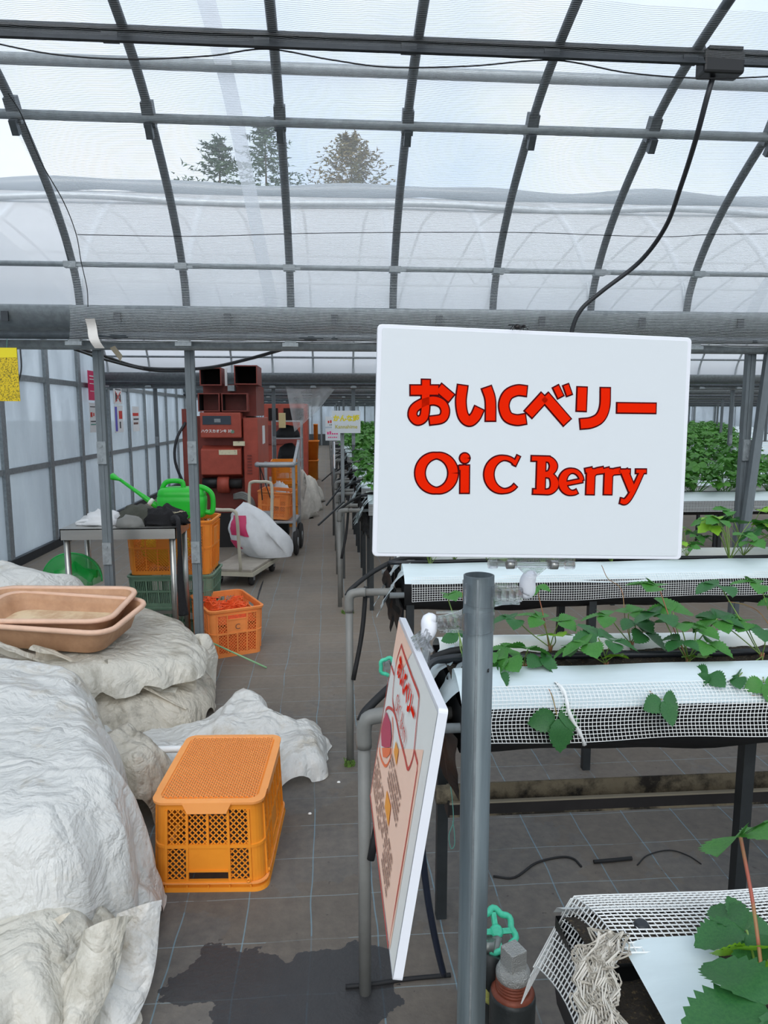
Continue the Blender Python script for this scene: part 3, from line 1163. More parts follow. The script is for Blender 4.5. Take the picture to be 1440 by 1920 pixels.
# second board, seen almost edge on
s2 = empty('info_sign', (0.087, 0.899, 1.092), label='peach information board with a white sheen painted on, seen almost edge-on, tilted towards the aisle', cat='sign')
s2.rotation_euler = (R(-9.38), R(-3.13), R(-90.13))
b2 = MB()
b2.rings([rrect(SW / 2, SH / 2, 0.004, 3, z) for z in (0.0, -0.010)], True, True, True, False).xf(Matrix.Rotation(R(90), 4, 'X'))
b2.build('board', 'sign_edge', s2, (0, 0.0, 0))
s2R = s2.rotation_euler.to_matrix()


def info_xy(px, py):
    r = _fw + _rt * ((px - 720) / FPX) - _up * ((py - 960) / FPX)
    nrm = s2R @ Vector((0, -1, 0))
    c = Vector(s2.location)
    t = (c - EYE).dot(nrm) / r.dot(nrm)
    q = s2R.transposed() @ (EYE + r * t - c)
    return (max(-0.208, min(0.208, q.x)), max(-0.147, min(0.147, q.z)))


def patch(name, m, pts, y, parent):
    q = [info_xy(*p) for p in pts]
    k = len(q)
    return MB().add([(a, y, b) for a, b in q], [tuple(range(k))]).build(name, m, parent)


YF = -0.0004
fr_ = MB()
fr_.add([(-0.2075, YF, -0.144), (0.2075, YF, -0.144), (0.2075, YF, 0.144), (-0.2075, YF, 0.144)], [(0, 1, 2, 3)])
prn = fr_.build('printed_sheet', 'sign_sheen', s2)
# peach lower field; the cream left above it is a sheen painted as colour
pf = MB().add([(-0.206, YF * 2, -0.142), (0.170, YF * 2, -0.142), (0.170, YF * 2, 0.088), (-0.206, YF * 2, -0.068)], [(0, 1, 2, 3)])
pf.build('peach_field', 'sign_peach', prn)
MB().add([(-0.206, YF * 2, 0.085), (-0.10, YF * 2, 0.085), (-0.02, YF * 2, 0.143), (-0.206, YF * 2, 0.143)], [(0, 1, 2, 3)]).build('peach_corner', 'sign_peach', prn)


def line_px(name, m, pts, wid, y, parent, smooth_path=True):
    mm = MB()
    ribbon(mm, [info_xy(*p) for p in pts], wid, 0, 6, y, smooth_path)
    return mm.build(name, m, parent)


def zz(zx, zy):                 # units of the enlarged upper part -> photograph
    return (680 + zx * 0.18757, 1140 + zy * 0.1875)


def zb(zx, zy):
    return (680 + zx * 0.21888, 1440 + zy * 0.21875)


line_px('frame_line', 'print_red', [zz(395, 370), zz(420, 450), zz(500, 680), zz(565, 850), zz(570, 950), zz(550, 1150), zz(525, 1420),
                                   zz(500, 1540), zz(462, 1610), zz(430, 1480), zz(380, 1290), zz(330, 1060), zz(280, 1000), zz(245, 1010), zz(225, 1080)], 0.0045, YF * 4, prn)
line_px('frame_line', 'print_red', [zz(395, 370), zz(350, 520), zz(325, 680), zz(308, 900), zz(325, 1030)], 0.004, YF * 4, prn)
line_px('frame_line', 'print_red', [zz(322, 670), zz(296, 580), zz(260, 720), zz(160, 1380), zz(90, 1850), zb(72, 230), zb(230, 1540), zb(300, 1120), zb(400, 520), zb(475, 30),
                                   zz(560, 1560), zz(530, 1430)], 0.004, YF * 4, prn, False)
line_px('strawberry_outline', 'print_orange', [zz(225, 1080), zz(190, 1250), zz(180, 1450), zz(235, 1580), zz(290, 1480), zz(312, 1250), zz(305, 1090)], 0.004, YF * 4, prn)
patch('strawberry', 'print_crimson', [zz(250, 1040), zz(290, 1150), zz(300, 1280), zz(290, 1390), zz(240, 1400), zz(200, 1380), zz(195, 1230), zz(215, 1130)], YF * 5, prn)
patch('strawberry_below_sheen', 'print_orange', [zz(205, 1400), zz(292, 1400), zz(285, 1460), zz(250, 1500), zz(215, 1490)], YF * 5, prn)  # tip of the same berry, recoloured orange where the painted sheen ends
patch('gold_mark', 'print_gold', [zz(345, 1330), zz(372, 1430), zz(350, 1580), zz(325, 1440)], YF * 5, prn)
patch('gold_mark', 'print_gold', [zb(218, 190), zb(252, 330), zb(232, 510), zb(200, 330)], YF * 5, prn)
# the variety name again, in the two lines of the large sign
kx = 0.208 / 1080


def fx2(zx, zy):
    return (-0.119 + (zx - 175) * kx, 0.098 - (zy - 385) * kx * 0.85)


def fx3(zx, zy):
    return (-0.082 + (zx - 205) * kx * 0.72, 0.054 - (zy - 700) * kx * 0.72)


glyphs(list(KANA.values()), fx2, -0.0004, YF * 6).build('lettering', 'sign_red', prn)
glyphs(list(ROMA.values()), fx3, -0.0007, YF * 6).build('lettering', 'print_red', prn)
# small print in three blocks
tx = MB()
r2 = random.Random(3)
for (x0, x1, z1, z0) in ((-0.190, -0.045, -0.078, -0.128), (-0.045, 0.085, -0.012, -0.050), (0.02, 0.10, -0.085, -0.128), (-0.04, 0.02, -0.085, -0.118)):
    zr = z1
    while zr > z0:
        x = x0
        while x < x1:
            ln = r2.uniform(0.002, 0.006)
            if r2.random() < 0.85:
                tx.add([(x, YF * 5, zr), (x + ln, YF * 5, zr), (x + ln, YF * 5, zr + 0.0042), (x, YF * 5, zr + 0.0042)], [(0, 1, 2, 3)])
            x += ln + 0.0016
        zr -= 0.0085
tag(tx.build('small_print', 'print_brown', prn), kind='stuff')

cl2 = empty('board_clip', at(790, 1215, 0.945), label='clear crumpled-looking clip on the upper edge of the tilted board', cat='clip')
cl2.rotation_euler = s2.rotation_euler
for s in (-1, 1):
    MB().bbox((-0.03, s * 0.0075 - 0.001, -0.022), (0.03, s * 0.0075 + 0.001, 0.006)).build('jaw', 'acrylic', cl2)
h2 = MB()
h2.tube([(-0.032, 0, 0.010), (0.032, 0, 0.010)], 0.005, 10)
for x in (-0.026, -0.01, 0.01, 0.026):
    h2.tube([(x, -0.011, 0.004), (x, 0.0, 0.016), (x, 0.011, 0.004)], 0.003, 6)
    h2.tube([(x + 0.004, 0.0, 0.006), (x + 0.006, 0.004, 0.026)], 0.0025, 6)
h2.build('hinge', 'acrylic', cl2)

# ------------------------------------------------------------------ valve beside the pole
VX, VY = 0.296, 1.055
vv_ = empty('standpipe_valve', (VX, VY, 0.02), label='wrapped black standpipe with square metal cap and teal handwheel', cat='valve')
MB().lathe([(0.037, -0.02), (0.038, 0.3), (0.0375, 0.45), (0.038, 0.575), (0.036, 0.582), (0.027, 0.583)], 22).build('wrapped_pipe', 'pipe_wrap', vv_)
MB().lathe([(0.034, 0.578), (0.036, 0.582), (0.031, 0.588), (0.029, 0.588)], 22).build('collar', 'cap_thread', vv_)
th = MB()
for k in range(4):
    z = 0.586 + k * 0.0055
    th.lathe([(0.0265, z), (0.0285, z + 0.0027), (0.0265, z + 0.0055)], 20)
th.build('thread', 'cap_thread', vv_)
cp = MB().lathe([(0.0262, 0.607), (0.0285, 0.610), (0.0285, 0.618), (0.025, 0.626), (0.018, 0.629)], 22)
cp.build('cap', 'cap_alu', vv_)
bevel(MB().box((0, 0, 0.643), (0.031, 0.031, 0.034), Matrix.Rotation(R(24), 3, 'Z')).build('square_nut', 'cap_alu', vv_), 0.0015)
el = MB().tube(catmull([(0.0, 0.03, 0.44), (-0.012, 0.05, 0.50), (-0.024, 0.052, 0.56), (-0.03, 0.050, 0.592), (-0.026, 0.056, 0.606)], 5), 0.030, 16)
el.build('elbow', 'pipe_wrap', vv_)
MB().lathe([(0.024, -0.006), (0.028, 0.0), (0.024, 0.006)], 16, Matrix.Translation((-0.020, 0.030, 0.56)) @ Matrix.Rotation(R(70), 4, 'X')).build('foam_lining', 'foam_yellow', vv_)
HW = Vector((-0.009, 0.080, 0.628))
st_ = MB().tube([(-0.028, 0.054, 0.595), HW + Vector((0, -0.002, -0.008))], [0.015, 0.011], 10)
st_.lathe([(0.0165, 0.0), (0.0165, 0.02)], 6, Matrix.Translation((-0.030, 0.060, 0.606)) @ Matrix.Rotation(R(-18), 4, 'X'))
st_.build('bonnet', 'valve_metal', vv_)
hw = MB()
rim = []
for k in range(48):
    a = 2 * math.pi * k / 48
    rr = 0.034 + 0.0034 * math.cos(7 * a)
    rim.append((rr * math.cos(a), rr * math.sin(a), 0))
hw.tube(rim, 0.0058, 8, closed=True)
for k in range(4):
    a = 2 * math.pi * k / 4 + 0.3
    hw.bar((0, 0, -0.003), (0.030 * math.cos(a), 0.030 * math.sin(a), 0), 0.009, 0.005)
hw.lathe([(0.011, -0.010), (0.012, 0.002), (0.007, 0.006)], 12)
hw.build('handwheel', 'valve_green', vv_, HW, (R(38), R(22), 0))
# ------------------------------------------------------------------ strawberry benches
# cross section of the film over one side of a bed: (distance from the middle, height)
SHO = [(0.098, 0.872), (0.104, 0.902), (0.125, 0.912), (0.165, 0.904), (0.205, 0.886), (0.232, 0.868), (0.246, 0.850)]
ROWS = [0.66, 1.85, 3.13, 5.78, 6.98, 8.20, 9.42]
for k in range(4):
    b = GUT[k + 2]
    ROWS += [b + 1.5 + 1.24 * i for i in range(4)]
ROWS = [y for y in ROWS if y < YE - 1]
BX = 0.31


def wav(x, s=0.0):
    return 0.5 * math.sin(x * 3.1 + s) + 0.3 * math.sin(x * 7.7 + 1.7 * s) + 0.2 * math.sin(x * 17 + s * 3)


def net_geo(surf, us, vs, wu, wv):
    """threads of a net laid on surf(u, v): flat cords with a little thickness"""
    m = MB()

    def strip(pts, wdt):
        P = [Vector(p) for p in pts]
        rg = []
        for i, p in enumerate(P):
            t = (P[min(i + 1, len(P) - 1)] - P[max(i - 1, 0)]).normalized()
            a = t.orthogonal().normalized()
            b = t.cross(a)
            rg.append([p + (a * math.cos(q) + b * math.sin(q)) * wdt for q in (0.5, 2.6, 4.7)])
        m.rings(rg, True, False, False, False)
    uf = np.linspace(us[0], us[-1], max(8, len(us) // 2))
    for v in vs:
        strip([surf(u, v) for u in uf], wv)
    vf = np.linspace(vs[0], vs[-1], 9)
    for u in us:
        strip([surf(u, v) for v in vf], wu)
    return m


def crumple(seed, n=6, sx=1.0):
    r = random.Random(seed)
    K = [(r.uniform(4, 16), r.uniform(4, 16), r.uniform(4, 16), r.uniform(0, 6), r.uniform(0.4, 1)) for _ in range(n)]

    def f(x, y, z):
        s_ = 0
        for a, b, c, p, w_ in K:
            q = (a * x + b * y + c * z) * sx + p
            s_ += w_ * (abs((q / math.pi) % 2 - 1) * 2 - 1)
        return s_ / n
    return f


legm = MB().bbox((-0.016, -0.016, 0), (0.016, 0.016, 0.79)).mesh('leg', 'leg_dark')
plegm = MB().tube([(0, 0, 0), (0, 0, 0.70)], 0.0165, 12).tube(catmull([(0, 0, 0.70), (0, 0, 0.755), (0.012, 0, 0.778), (0.045, 0, 0.785), (0.07, 0, 0.785)], 4), 0.020, 12).tube(
    [(0.07, 0, 0.785), (0.26, 0, 0.785)], 0.0165, 12).mesh('end_post', 'pvc_grey')
NTH = ('first second third fourth fifth sixth seventh eighth ninth tenth eleventh twelfth thirteenth fourteenth fifteenth sixteenth seventeenth '
       'eighteenth nineteenth twentieth twenty-first twenty-second twenty-third twenty-fourth twenty-fifth twenty-sixth').split()
LAB = ['raised strawberry bench under white net at the bottom right corner',
       'raised strawberry bench with white film and netting behind the steel pole',
       'raised strawberry bench with white film and grey net just beyond the second one',
       'raised strawberry bench, first one behind the gutter post at the right edge',
       'raised strawberry bench beside the pole of the yellow-lettered sign',
       'raised strawberry bench second beyond the yellow-lettered sign',
       'raised strawberry bench in front of the second gutter row']
for ri, yc in enumerate(ROWS):
    near = ri < 3
    xr = 2.4 if ri == 0 else min(XR - 1, 0.56 * yc + 1.6)
    nseg = int((xr - BX) / (0.05 if near else 0.4)) + 2
    bo = empty('strawberry_bench', (0, yc, 0))
    tag(bo, LAB[ri] if ri < 7 else 'raised strawberry bench under green foliage, ' + NTH[ri - 7] + ' row past the second gutter', 'bench', 'strawberry benches')
    xs = np.linspace(BX, xr, nseg)
    for s in (-1, 1):
        rg = []
        for x in xs:
            a = 0.0035 * wav(x, ri + s) if near else 0
            rg.append([Vector((x, s * (d + (a * (i > 3)) * 1.2), z + a * (0.6 + 0.3 * i))) for i, (d, z) in enumerate(SHO)])
        if ri == 0 and s > 0:      # the net covers an open gap here, film only on the far shoulder
            MB().rings([q[4:] for q in rg], closed=False).build('film_cover', 'bed_film_back', bo)
            MB().rings([[p - Vector((0, 0, 0.012)) for p in q[1:5]] for q in rg], closed=False).build('gap_liner', 'soil', bo)
            continue
        MB().rings(rg, closed=False).build('film_cover', 'bed_film' if s < 0 else 'bed_film_back', bo)
    # soil
    so = MB()
    r_ = random.Random(ri)
    sx_ = np.linspace(BX, xr, nseg * (3 if ri < 2 else 1))
    so.rings([[Vector((x, -0.101 + 0.0202 * j, 0.872 + (0.012 * math.sin(j * 0.314 * 1.0) + r_.uniform(-0.006, 0.006) if near else 0.008))) for j in range(11)] for x in sx_], closed=False)
    so.build('soil', 'soil', bo)
    # black liner of the trough
    lp = [(-0.238, 0.855), (-0.243, 0.77), (-0.22, 0.735), (0.22, 0.735), (0.243, 0.77), (0.238, 0.855)]
    rg = []
    for x in xs:
        q = 0.012 * wav(x * 1.3, ri) if near else 0
        rg.append([Vector((x, d, z + (q if z < 0.76 else 0))) for d, z in lp])
    MB().rings(rg, closed=False).build('trough_liner', 'liner', bo)
    MB().add([(BX, d, z) for d, z in lp], [tuple(range(6))]).build('end_liner', 'liner', bo)
    # drip tube
    MB().tube([(x, 0.012 * wav(x, 2), 0.893 + 0.003 * wav(x, 5)) for x in np.linspace(BX - 0.05, xr, nseg)], 0.0095, 8).build('drip_tube', 'drip', bo)
    for s in (-1, 1):
        MB().tube([(BX - 0.06 if ri else BX + 0.03, s * 0.222, 0.80), (xr, s * 0.235, 0.80)], 0.0125, 8).build('side_pipe', 'pipe_leg', bo)
    # posts at the aisle end and legs below
    if ri:
        link('end_post', plegm, bo, (0.085, -0.10, 0))
    if ri > 2:
        link('end_post', plegm, bo, (0.10, 0.20, 0))
    x = 1.115 if ri < 3 else 1.2
    lx = [0.335, x] + [x + 1.1 * i for i in range(1, 3 if near else (int((xr - x) / 1.1) if ri < 12 else 1))]
    for q in lx:
        for s in ((-1, 1) if ri != 1 or q < 0.5 else (-0.4,)):
            link('leg', legm, bo, (q, s * 0.2 - 0.02, 0))
    # nets
    if ri == 1:
        def sf(u, v):
            a = 0.006 * wav(u, 3)
            k = min(1, v / 0.10)
            zz_ = 0.893 - 0.058 * k ** 1.3 if v < 0.10 else 0.835 - (v - 0.10) * 1.0
            dd = 0.188 + 0.066 * math.sin(min(1, v / 0.10) * math.pi / 2)
            low = 0.014 * wav(u * 0.8, 1) * max(0, v - 0.1) / 0.08
            return (u + 0.006 * math.sin(v * 40), -(dd + 0.005 + a * max(0, v - 0.06) * 6), zz_ + 0.004 + low - 0.0 * v)
        net_geo(sf, np.arange(0.335, 2.2, 0.0098), np.arange(0.012, 0.170, 0.0098), 0.0009, 0.0009).build('net', 'net_thread', bo)['kind'] = 'stuff'
        MB().tube([sf(0.535 + 0.065 * t + 0.006 * math.sin(9 * t), -0.03 + 0.205 * t) for t in np.linspace(0, 1, 14)], [0.003 + 0.003 * abs(math.sin(k * 1.3)) for k in range(14)], 6).build('net_seam', 'net_thread', bo)
    elif ri == 2:
        def sf3(u, v):
            return (u, -(0.225 + 0.032 * math.sin(min(1, v / 0.05) * math.pi / 2)), 0.875 - v * (0.9 if v > 0.04 else 0.7) + 0.008 * wav(u, 2) * v / 0.1)
        net_geo(sf3, np.arange(0.34, 2.9, 0.0105), np.arange(0.0, 0.115, 0.0105), 0.0008, 0.0008).build('net', 'net_thread', bo)['kind'] = 'stuff'
    elif ri == 0:
        ncr = crumple(5)

        def sf0(u, v):
            # from the far shoulder over the end and front
            d = 0.262 - v
            z = 0.868 + 0.062 * (1 - ((d) / 0.27) ** 2)
            z += 0.008 * ncr(u * 1.2, v * 1.5, 0)
            x = u
            if u < BX + 0.02:
                z -= (BX + 0.02 - u) * 0.9
                x = BX + 0.02 - (BX + 0.02 - u) * 0.45
            if v < 0.02:
                z -= (0.02 - v) * 2.0
            return (x + 0.01 * math.sin(v * 14), d, z)
        net_geo(sf0, np.arange(0.22, 1.25, 0.0092), np.arange(-0.02, 0.19, 0.0092), 0.0010, 0.0010).build('net', 'net_thread', bo)['kind'] = 'stuff'
        # the net gathered into a bundle that hangs from the end of the bed
        gp = [at(x_, y_, 0.76 - 0.02 * i) - Vector((0, yc, 0)) for i, (x_, y_) in enumerate(((1150, 1760), (1128, 1785), (1112, 1815), (1120, 1845), (1116, 1875), (1122, 1905), (1130, 1945), (1135, 2000)))]
        c5 = crumple(9, 6, 14.0)
        core = catmull(gp, 6)
        rad_ = [0.011 + 0.009 * abs(math.sin(k * 0.55)) + 0.003 * math.sin(k * 2.1) for k in range(len(core))]

        def gsf(u, v):
            i = min(len(core) - 1, int(v))
            c_, r0 = core[i], rad_[i] * (1 + 0.35 * math.sin(3 * u + 0.7 * i))
            q = Vector((c_.x + r0 * math.cos(u), c_.y + r0 * math.sin(u), c_.z + 0.004 * math.sin(5 * u + i)))
            return q + Vector((c5(q.x, q.y, q.z), c5(q.y, q.z, q.x), c5(q.z, q.x, q.y))) * 0.007
        gn = net_geo(gsf, np.linspace(0, 2 * math.pi, 44), np.arange(0, len(core) - 0.5, 0.4), 0.0010, 0.0011)
        tag(gn.build('gathered_net', 'net_cream', bo), kind='stuff')
        def patch_(u, v):
            x = 0.345 + 0.105 * u * (1 - 0.35 * v)
            d = 0.10 - 0.30 * v
            z = 0.925 - 0.03 * max(0, v - 0.5) - 0.02 * max(0, 0.25 - u) + 0.004 * ncr(x * 2, d * 2, 0)
            return Vector((x, d, z))
        MB().grid(patch_, 14, 18).build('film_patch', 'bed_film', bo)
        MB().lathe([(0.009, 0), (0.010, 0.004), (0.007, 0.008)], 12, Matrix.Translation((0.385, 0.135, 0.912))).build('net_button', 'rail_dark', bo)
        MB().tube([(0.33, 0.06, 0.80), (0.33, -0.4, 0.80)], 0.016, 12).build('end_pipe', 'pvc_grey', bo)
    else:
        nm = MB().bbox((BX, -0.262, 0.765), (xr, -0.259, 0.852)).mesh('net', 'bench_net')
        ul = nm.uv_layers.new(name='UVMap')
        for lp_ in nm.loops:
            c = nm.vertices[lp_.vertex_index].co
            ul.data[lp_.index].uv = (c.x, c.z)
        link('net', nm, bo)
    # loose ends of film and black sheet at the aisle end
    if 1 <= ri < 9:
        cr_ = crumple(20 + ri, 5, 1.6)
        for q in range(2 if ri < 3 else 3):
            yo = (-0.10, 0.08, -0.2)[q]

            def fl_(u, v, yo=yo, q=q):
                x = BX + 0.02 - 0.13 * u + 0.03 * v
                y = yo + (v - 0.5) * 0.2 * (1 - 0.35 * u)
                z = 0.90 - 0.02 * abs(v - 0.5) - 0.20 * u ** 1.6
                k = 0.03 * cr_(x * 3, y * 3, z * 3)
                return Vector((x + k, y + 0.6 * k, z + 0.5 * k))
            MB().grid(fl_, 12, 12).build('film_flap', 'bed_film', bo)

        def bs_(u, v):
            a = (v - 0.5) * 0.5
            x = BX - 0.015 - 0.05 * math.sin(v * math.pi) + 0.03 * u
            z = 0.83 - 0.22 * u - 0.05 * math.cos(v * 9)
            k = 0.03 * cr_(x * 4, a * 4, z * 4)
            return Vector((x + k, a * (1 - 0.45 * u), z + k))
        MB().grid(bs_, 12, 12).build('black_flap', 'black_sheet', bo)
        MB().tube(catmull([(BX + 0.15, 0.03, 0.90), (BX + 0.02, 0.03, 0.905), (0.20, -0.02, 0.86), (0.10, -0.08, 0.80), (0.075, -0.10, 0.77)], 5), 0.011, 8).build('feed_hose', 'black_rubber', bo)
        MB().tube(catmull([(0.16, -0.06, 0.80), (0.14, -0.09, 0.6), (0.10, -0.12, 0.40)], 4), 0.010, 8).build('drain_hose', 'black_rubber', bo)
        if ri in (3, 4, 6):
            MB().bar((0.12, -0.15, 0.86), (-0.08 if ri != 4 else -0.02, -0.3, 0.70), 0.012).build('prop_rod', 'black_plastic', bo)

# bundle of tubing laid round the end of the second bench
tb = empty('coiled_tubing', (0.30, 1.82, 0.88), label='black coiled irrigation tubing round the end of the bench by the pole', cat='tubing')
for k in range(2):
    p = [atz(x, y, 0.925 - k * 0.014) - Vector((0.30, 1.82, 0.88)) for x, y in ((905, 1229), (850, 1232), (815, 1240), (800, 1258), (803, 1280), (812, 1300))]
    MB().tube(catmull([q + Vector((0, 0.0, -0.02 * max(0, i - 3))) for i, q in enumerate(p)], 5), 0.0085, 8).build('tube', 'drip', tb)

# drain channel under the second bench
dc = empty('drain_channel', (0, 1.93, 0.0), label='long mossy drain channel with dark front under the bench behind the pole', cat='channel')
MB().bbox((0.335, 0.02, 0.405), (2.6, 0.026, 0.478)).build('back_wall', 'drain_moss', dc)
MB().bbox((0.335, -0.030, 0.412), (2.6, -0.024, 0.448)).build('front_wall', 'drain_dark', dc)
MB().bbox((0.335, -0.030, 0.405), (2.6, 0.026, 0.412)).build('bottom', 'drain_moss', dc)
MB().bbox((0.330, -0.030, 0.405), (0.336, 0.026, 0.455)).build('end_plate', 'drain_dark', dc)
MB().tube([(0.30, 0.0, 0.46), (0.40, 0.0, 0.46)], 0.026, 14).build('drain_pipe', 'drain_moss', dc)
MB().bbox((0.335, -0.034, 0.446), (2.6, -0.022, 0.451)).build('lip', 'card_brown', dc)
ds = empty('tie_string', at(850, 1470, 1.80), label='teal string tied in a loop below the mossy channel', cat='string')
o0 = at(850, 1470, 1.80)
MB().tube(catmull([at(x, y, 1.80) - o0 for x, y in ((845, 1475), (848, 1500), (850, 1540), (842, 1565), (845, 1590), (852, 1585), (852, 1562), (849, 1540))], 4), 0.0014, 5).build('loop', 'string_teal', ds)

# ------------------------------------------------------------------ strawberry plants
def leaflet(L, W, n=9, serr=0.06, fold=0.25, droop=0.25, wob=0.0):
    """toothed leaflet along +Y, folded along its midrib"""
    V, F = [], []
    for i in range(n + 1):
        t = i / n
        y = L * t
        w_ = W * (math.sin(math.pi * min(1, t ** 0.85)) ** 0.75 if 0 < t < 1 else (0.06 if t == 0 else 0.03))
        z0 = -droop * L * t * t
        for s in (-1, 0, 1):
            tooth = 1 + (serr if i % 2 else -serr) if s else 1
            x = s * w_ * tooth
            V.append((x, y + (0.02 * L * (i % 2) if s else 0), z0 + abs(x) * fold + wob * L * math.sin(7 * t + s)))
    for i in range(n):
        for s in (0, 1):
            a = i * 3 + s
            F.append((a, a + 1, a + 4, a + 3))
    return V, F


def trifoliate(seed, n=15, L=1.0):
    r = random.Random(seed)
    m = MB()
    for a, k in ((0, 1.0), (R(78 + r.uniform(-8, 8)), 0.9), (R(-78 + r.uniform(-8, 8)), 0.9)):
        v, f = leaflet(L * k, L * k * r.uniform(0.40, 0.47), n, 0.10, r.uniform(0.12, 0.35), r.uniform(0.05, 0.3), 0.02)
        M = Matrix.Rotation(a, 4, 'Z') @ Matrix.Translation((0, 0.06 * L, 0)) @ Matrix.Rotation(r.uniform(-0.2, 0.2), 4, 'Y')
        m.add([M @ Vector(p) for p in v], f, True)
    return m


LEAFM = {c: [trifoliate(40 + i + 10 * j, 17).mesh('leaf', c) for i in range(4)] for j, c in enumerate(('leaf', 'leaf_deep', 'leaf_young'))}
LEAFS = {c: [trifoliate(70 + i + 10 * j, 7).mesh('leaf', c) for i in range(3)] for j, c in enumerate(('leaf', 'leaf_deep', 'leaf_young'))}


def put_leaf(parent, base, pos, size, head, tilt, roll=0.0, colour='leaf', stem='stem_green', sr=0.0016, k=0, sag=0.0, lib=None):
    """leaf with its stalk: base and pos in the parent's frame; head = compass of the middle leaflet, tilt = nose up"""
    me = (lib or LEAFM)[colour][k % len((lib or LEAFM)[colour])]
    M = Matrix.Rotation(R(head), 4, 'Z') @ Matrix.Rotation(R(tilt), 4, 'X') @ Matrix.Rotation(R(roll), 4, 'Y')
    o = link('leaf', me, parent, pos, M.to_euler(), size)
    b, p = Vector(base), Vector(pos)
    mid = (b + p) / 2 + Vector((0, 0, sag)) + Vector((rng.uniform(-1, 1), rng.uniform(-1, 1), 0)) * 0.006
    MB().tube(catmull([b, mid, p], 5), sr, 5, cap=False).build('stalk', stem, parent)
    return o


def plant_at(crown, leaves, label, group='strawberry plants on the near benches', runners=()):
    c = Vector(crown)
    t = empty('strawberry_plant', c, label=label, cat='plant', group=group)
    cm = MB()
    for k in range(5):
        a = k * 1.26
        cm.tube([(0, 0, -0.005), (0.006 * math.cos(a), 0.006 * math.sin(a), 0.018)], [0.004, 0.002], 6)
    cm.build('crown', 'stem_red', t)
    for i, lf in enumerate(leaves):
        (px, py, y, size, head, tilt) = lf[:6]
        opt = lf[6] if len(lf) > 6 else {}
        put_leaf(t, (rng.uniform(-.004, .004), rng.uniform(-.004, .004), 0.01), at(px, py, y) - c, size * 1.3, head, tilt, k=i, **opt)
    for pts, y0 in runners:
        MB().tube(catmull([at(x_, y_, d_) - c for x_, y_, d_ in pts], 6), 0.0013, 5).build('runner', 'runner', t)
    return t


D, Y_, RD = {'colour': 'leaf_deep'}, {'colour': 'leaf_young'}, {'stem': 'stem_red'}
plant_at(at(873, 1243, 1.80), [(838, 1116, 1.86, 0.046, -95, 5), (905, 1222, 1.78, 0.05, 120, 10), (862, 1195, 1.9, 0.04, 10, 30, D)],
         'strawberry plant half hidden behind the left side of the steel pole')
plant_at(at(984, 1257, 1.79), [(990, 1218, 1.77, 0.050, 160, 35), (1012, 1232, 1.74, 0.044, 215, -25, D), (957, 1216, 1.84, 0.042, 95, 10),
                               (955, 1232, 1.73, 0.055, 110, -35), (935, 1262, 1.70, 0.045, 100, -40, D), (1040, 1255, 1.72, 0.03, 240, -20, D),
                               (1044, 1344, 1.585, 0.058, 195, -62, {'colour': 'leaf_deep', 'sr': 0.0003})],
         'strawberry plant just right of the pole with a runner leaf hanging low',
         runners=[([(984, 1262, 1.71), (1000, 1280, 1.665), (1022, 1286, 1.655), (1034, 1302, 1.62), (1044, 1340, 1.57)], 0)])
plant_at(at(1032, 1221, 1.93), [(1015, 1160, 1.92, 0.050, 60, 15), (1048, 1166, 1.9, 0.048, -70, 10), (1040, 1190, 1.88, 0.042, 180, 20, Y_),
                                (965, 1160, 1.95, 0.05, 85, 0, D), (1005, 1098, 1.96, 0.036, 150, -10, RD)],
         'strawberry plant in the back of the pole bench, bright young leaf in the middle')
plant_at(at(1136, 1253, 1.79), [(1122, 1196, 1.80, 0.058, 20, 20, D), (1105, 1205, 1.74, 0.056, 95, -15), (1148, 1203, 1.76, 0.05, 250, -5, D),
                                (1075, 1212, 1.78, 0.045, 80, -25), (1148, 1232, 1.78, 0.034, 190, 30, Y_),
                                (1241, 1312, 1.580, 0.046, 200, -50, {'colour': 'leaf_deep', 'sr': 0.0003})],
         'strawberry plant with a three-part runner leaf spread on the white film',
         runners=[([(1138, 1256, 1.72), (1165, 1266, 1.685), (1195, 1275, 1.67), (1215, 1293, 1.635), (1230, 1306, 1.60), (1241, 1312, 1.578)], 0)])
plant_at(at(1184, 1214, 1.93), [(1142, 1155, 1.92, 0.055, 70, 0), (1178, 1150, 1.95, 0.05, -60, 12), (1205, 1185, 1.88, 0.055, 230, -20, D), (1190, 1165, 1.9, 0.05, 200, 0, D)],
         'strawberry plant with tall red stalks in the back of the pole bench',
         runners=[([(1184, 1210, 1.93), (1172, 1160, 1.98), (1165, 1105, 2.1), (1140, 1085, 2.3), (1128, 1060, 2.5)], 0)])
plant_at(at(1290, 1247, 1.79), [(1240, 1150, 1.82, 0.06, 100, -5, D), (1262, 1148, 1.86, 0.058, 10, 25), (1275, 1168, 1.80, 0.052, 160, 10), (1305, 1180, 1.80, 0.055, -80, 0),
                                (1278, 1200, 1.76, 0.045, 120, -10, D), (1325, 1205, 1.76, 0.052, 230, -15), (1305, 1230, 1.78, 0.034, 180, 20, Y_),
                                (1235, 1100, 1.84, 0.060, 60, 8, RD), (1345, 1160, 1.84, 0.055, -50, 10, D),
                                (1330, 1262, 1.66, 0.042, 110, -35, {'colour': 'leaf_deep', 'sr': 0.0003})],
         'bushiest strawberry plant in the middle of the pole bench',
         runners=[([(1294, 1250, 1.74), (1330, 1272, 1.67), (1380, 1296, 1.63), (1420, 1305, 1.612), (1440, 1298, 1.62)], 0)])
plant_at(at(1428, 1236, 1.81), [(1345, 1162, 1.84, 0.055, 95, -10), (1398, 1166, 1.84, 0.058, 60, 10), (1432, 1180, 1.8, 0.055, 150, 5, D), (1350, 1098, 1.88, 0.055, 100, 0, D),
                                (1385, 1268, 1.65, 0.042, 70, -30, D), (1432, 1280, 1.625, 0.042, 190, -45)],
         'strawberry plant at the right edge of the pole bench')
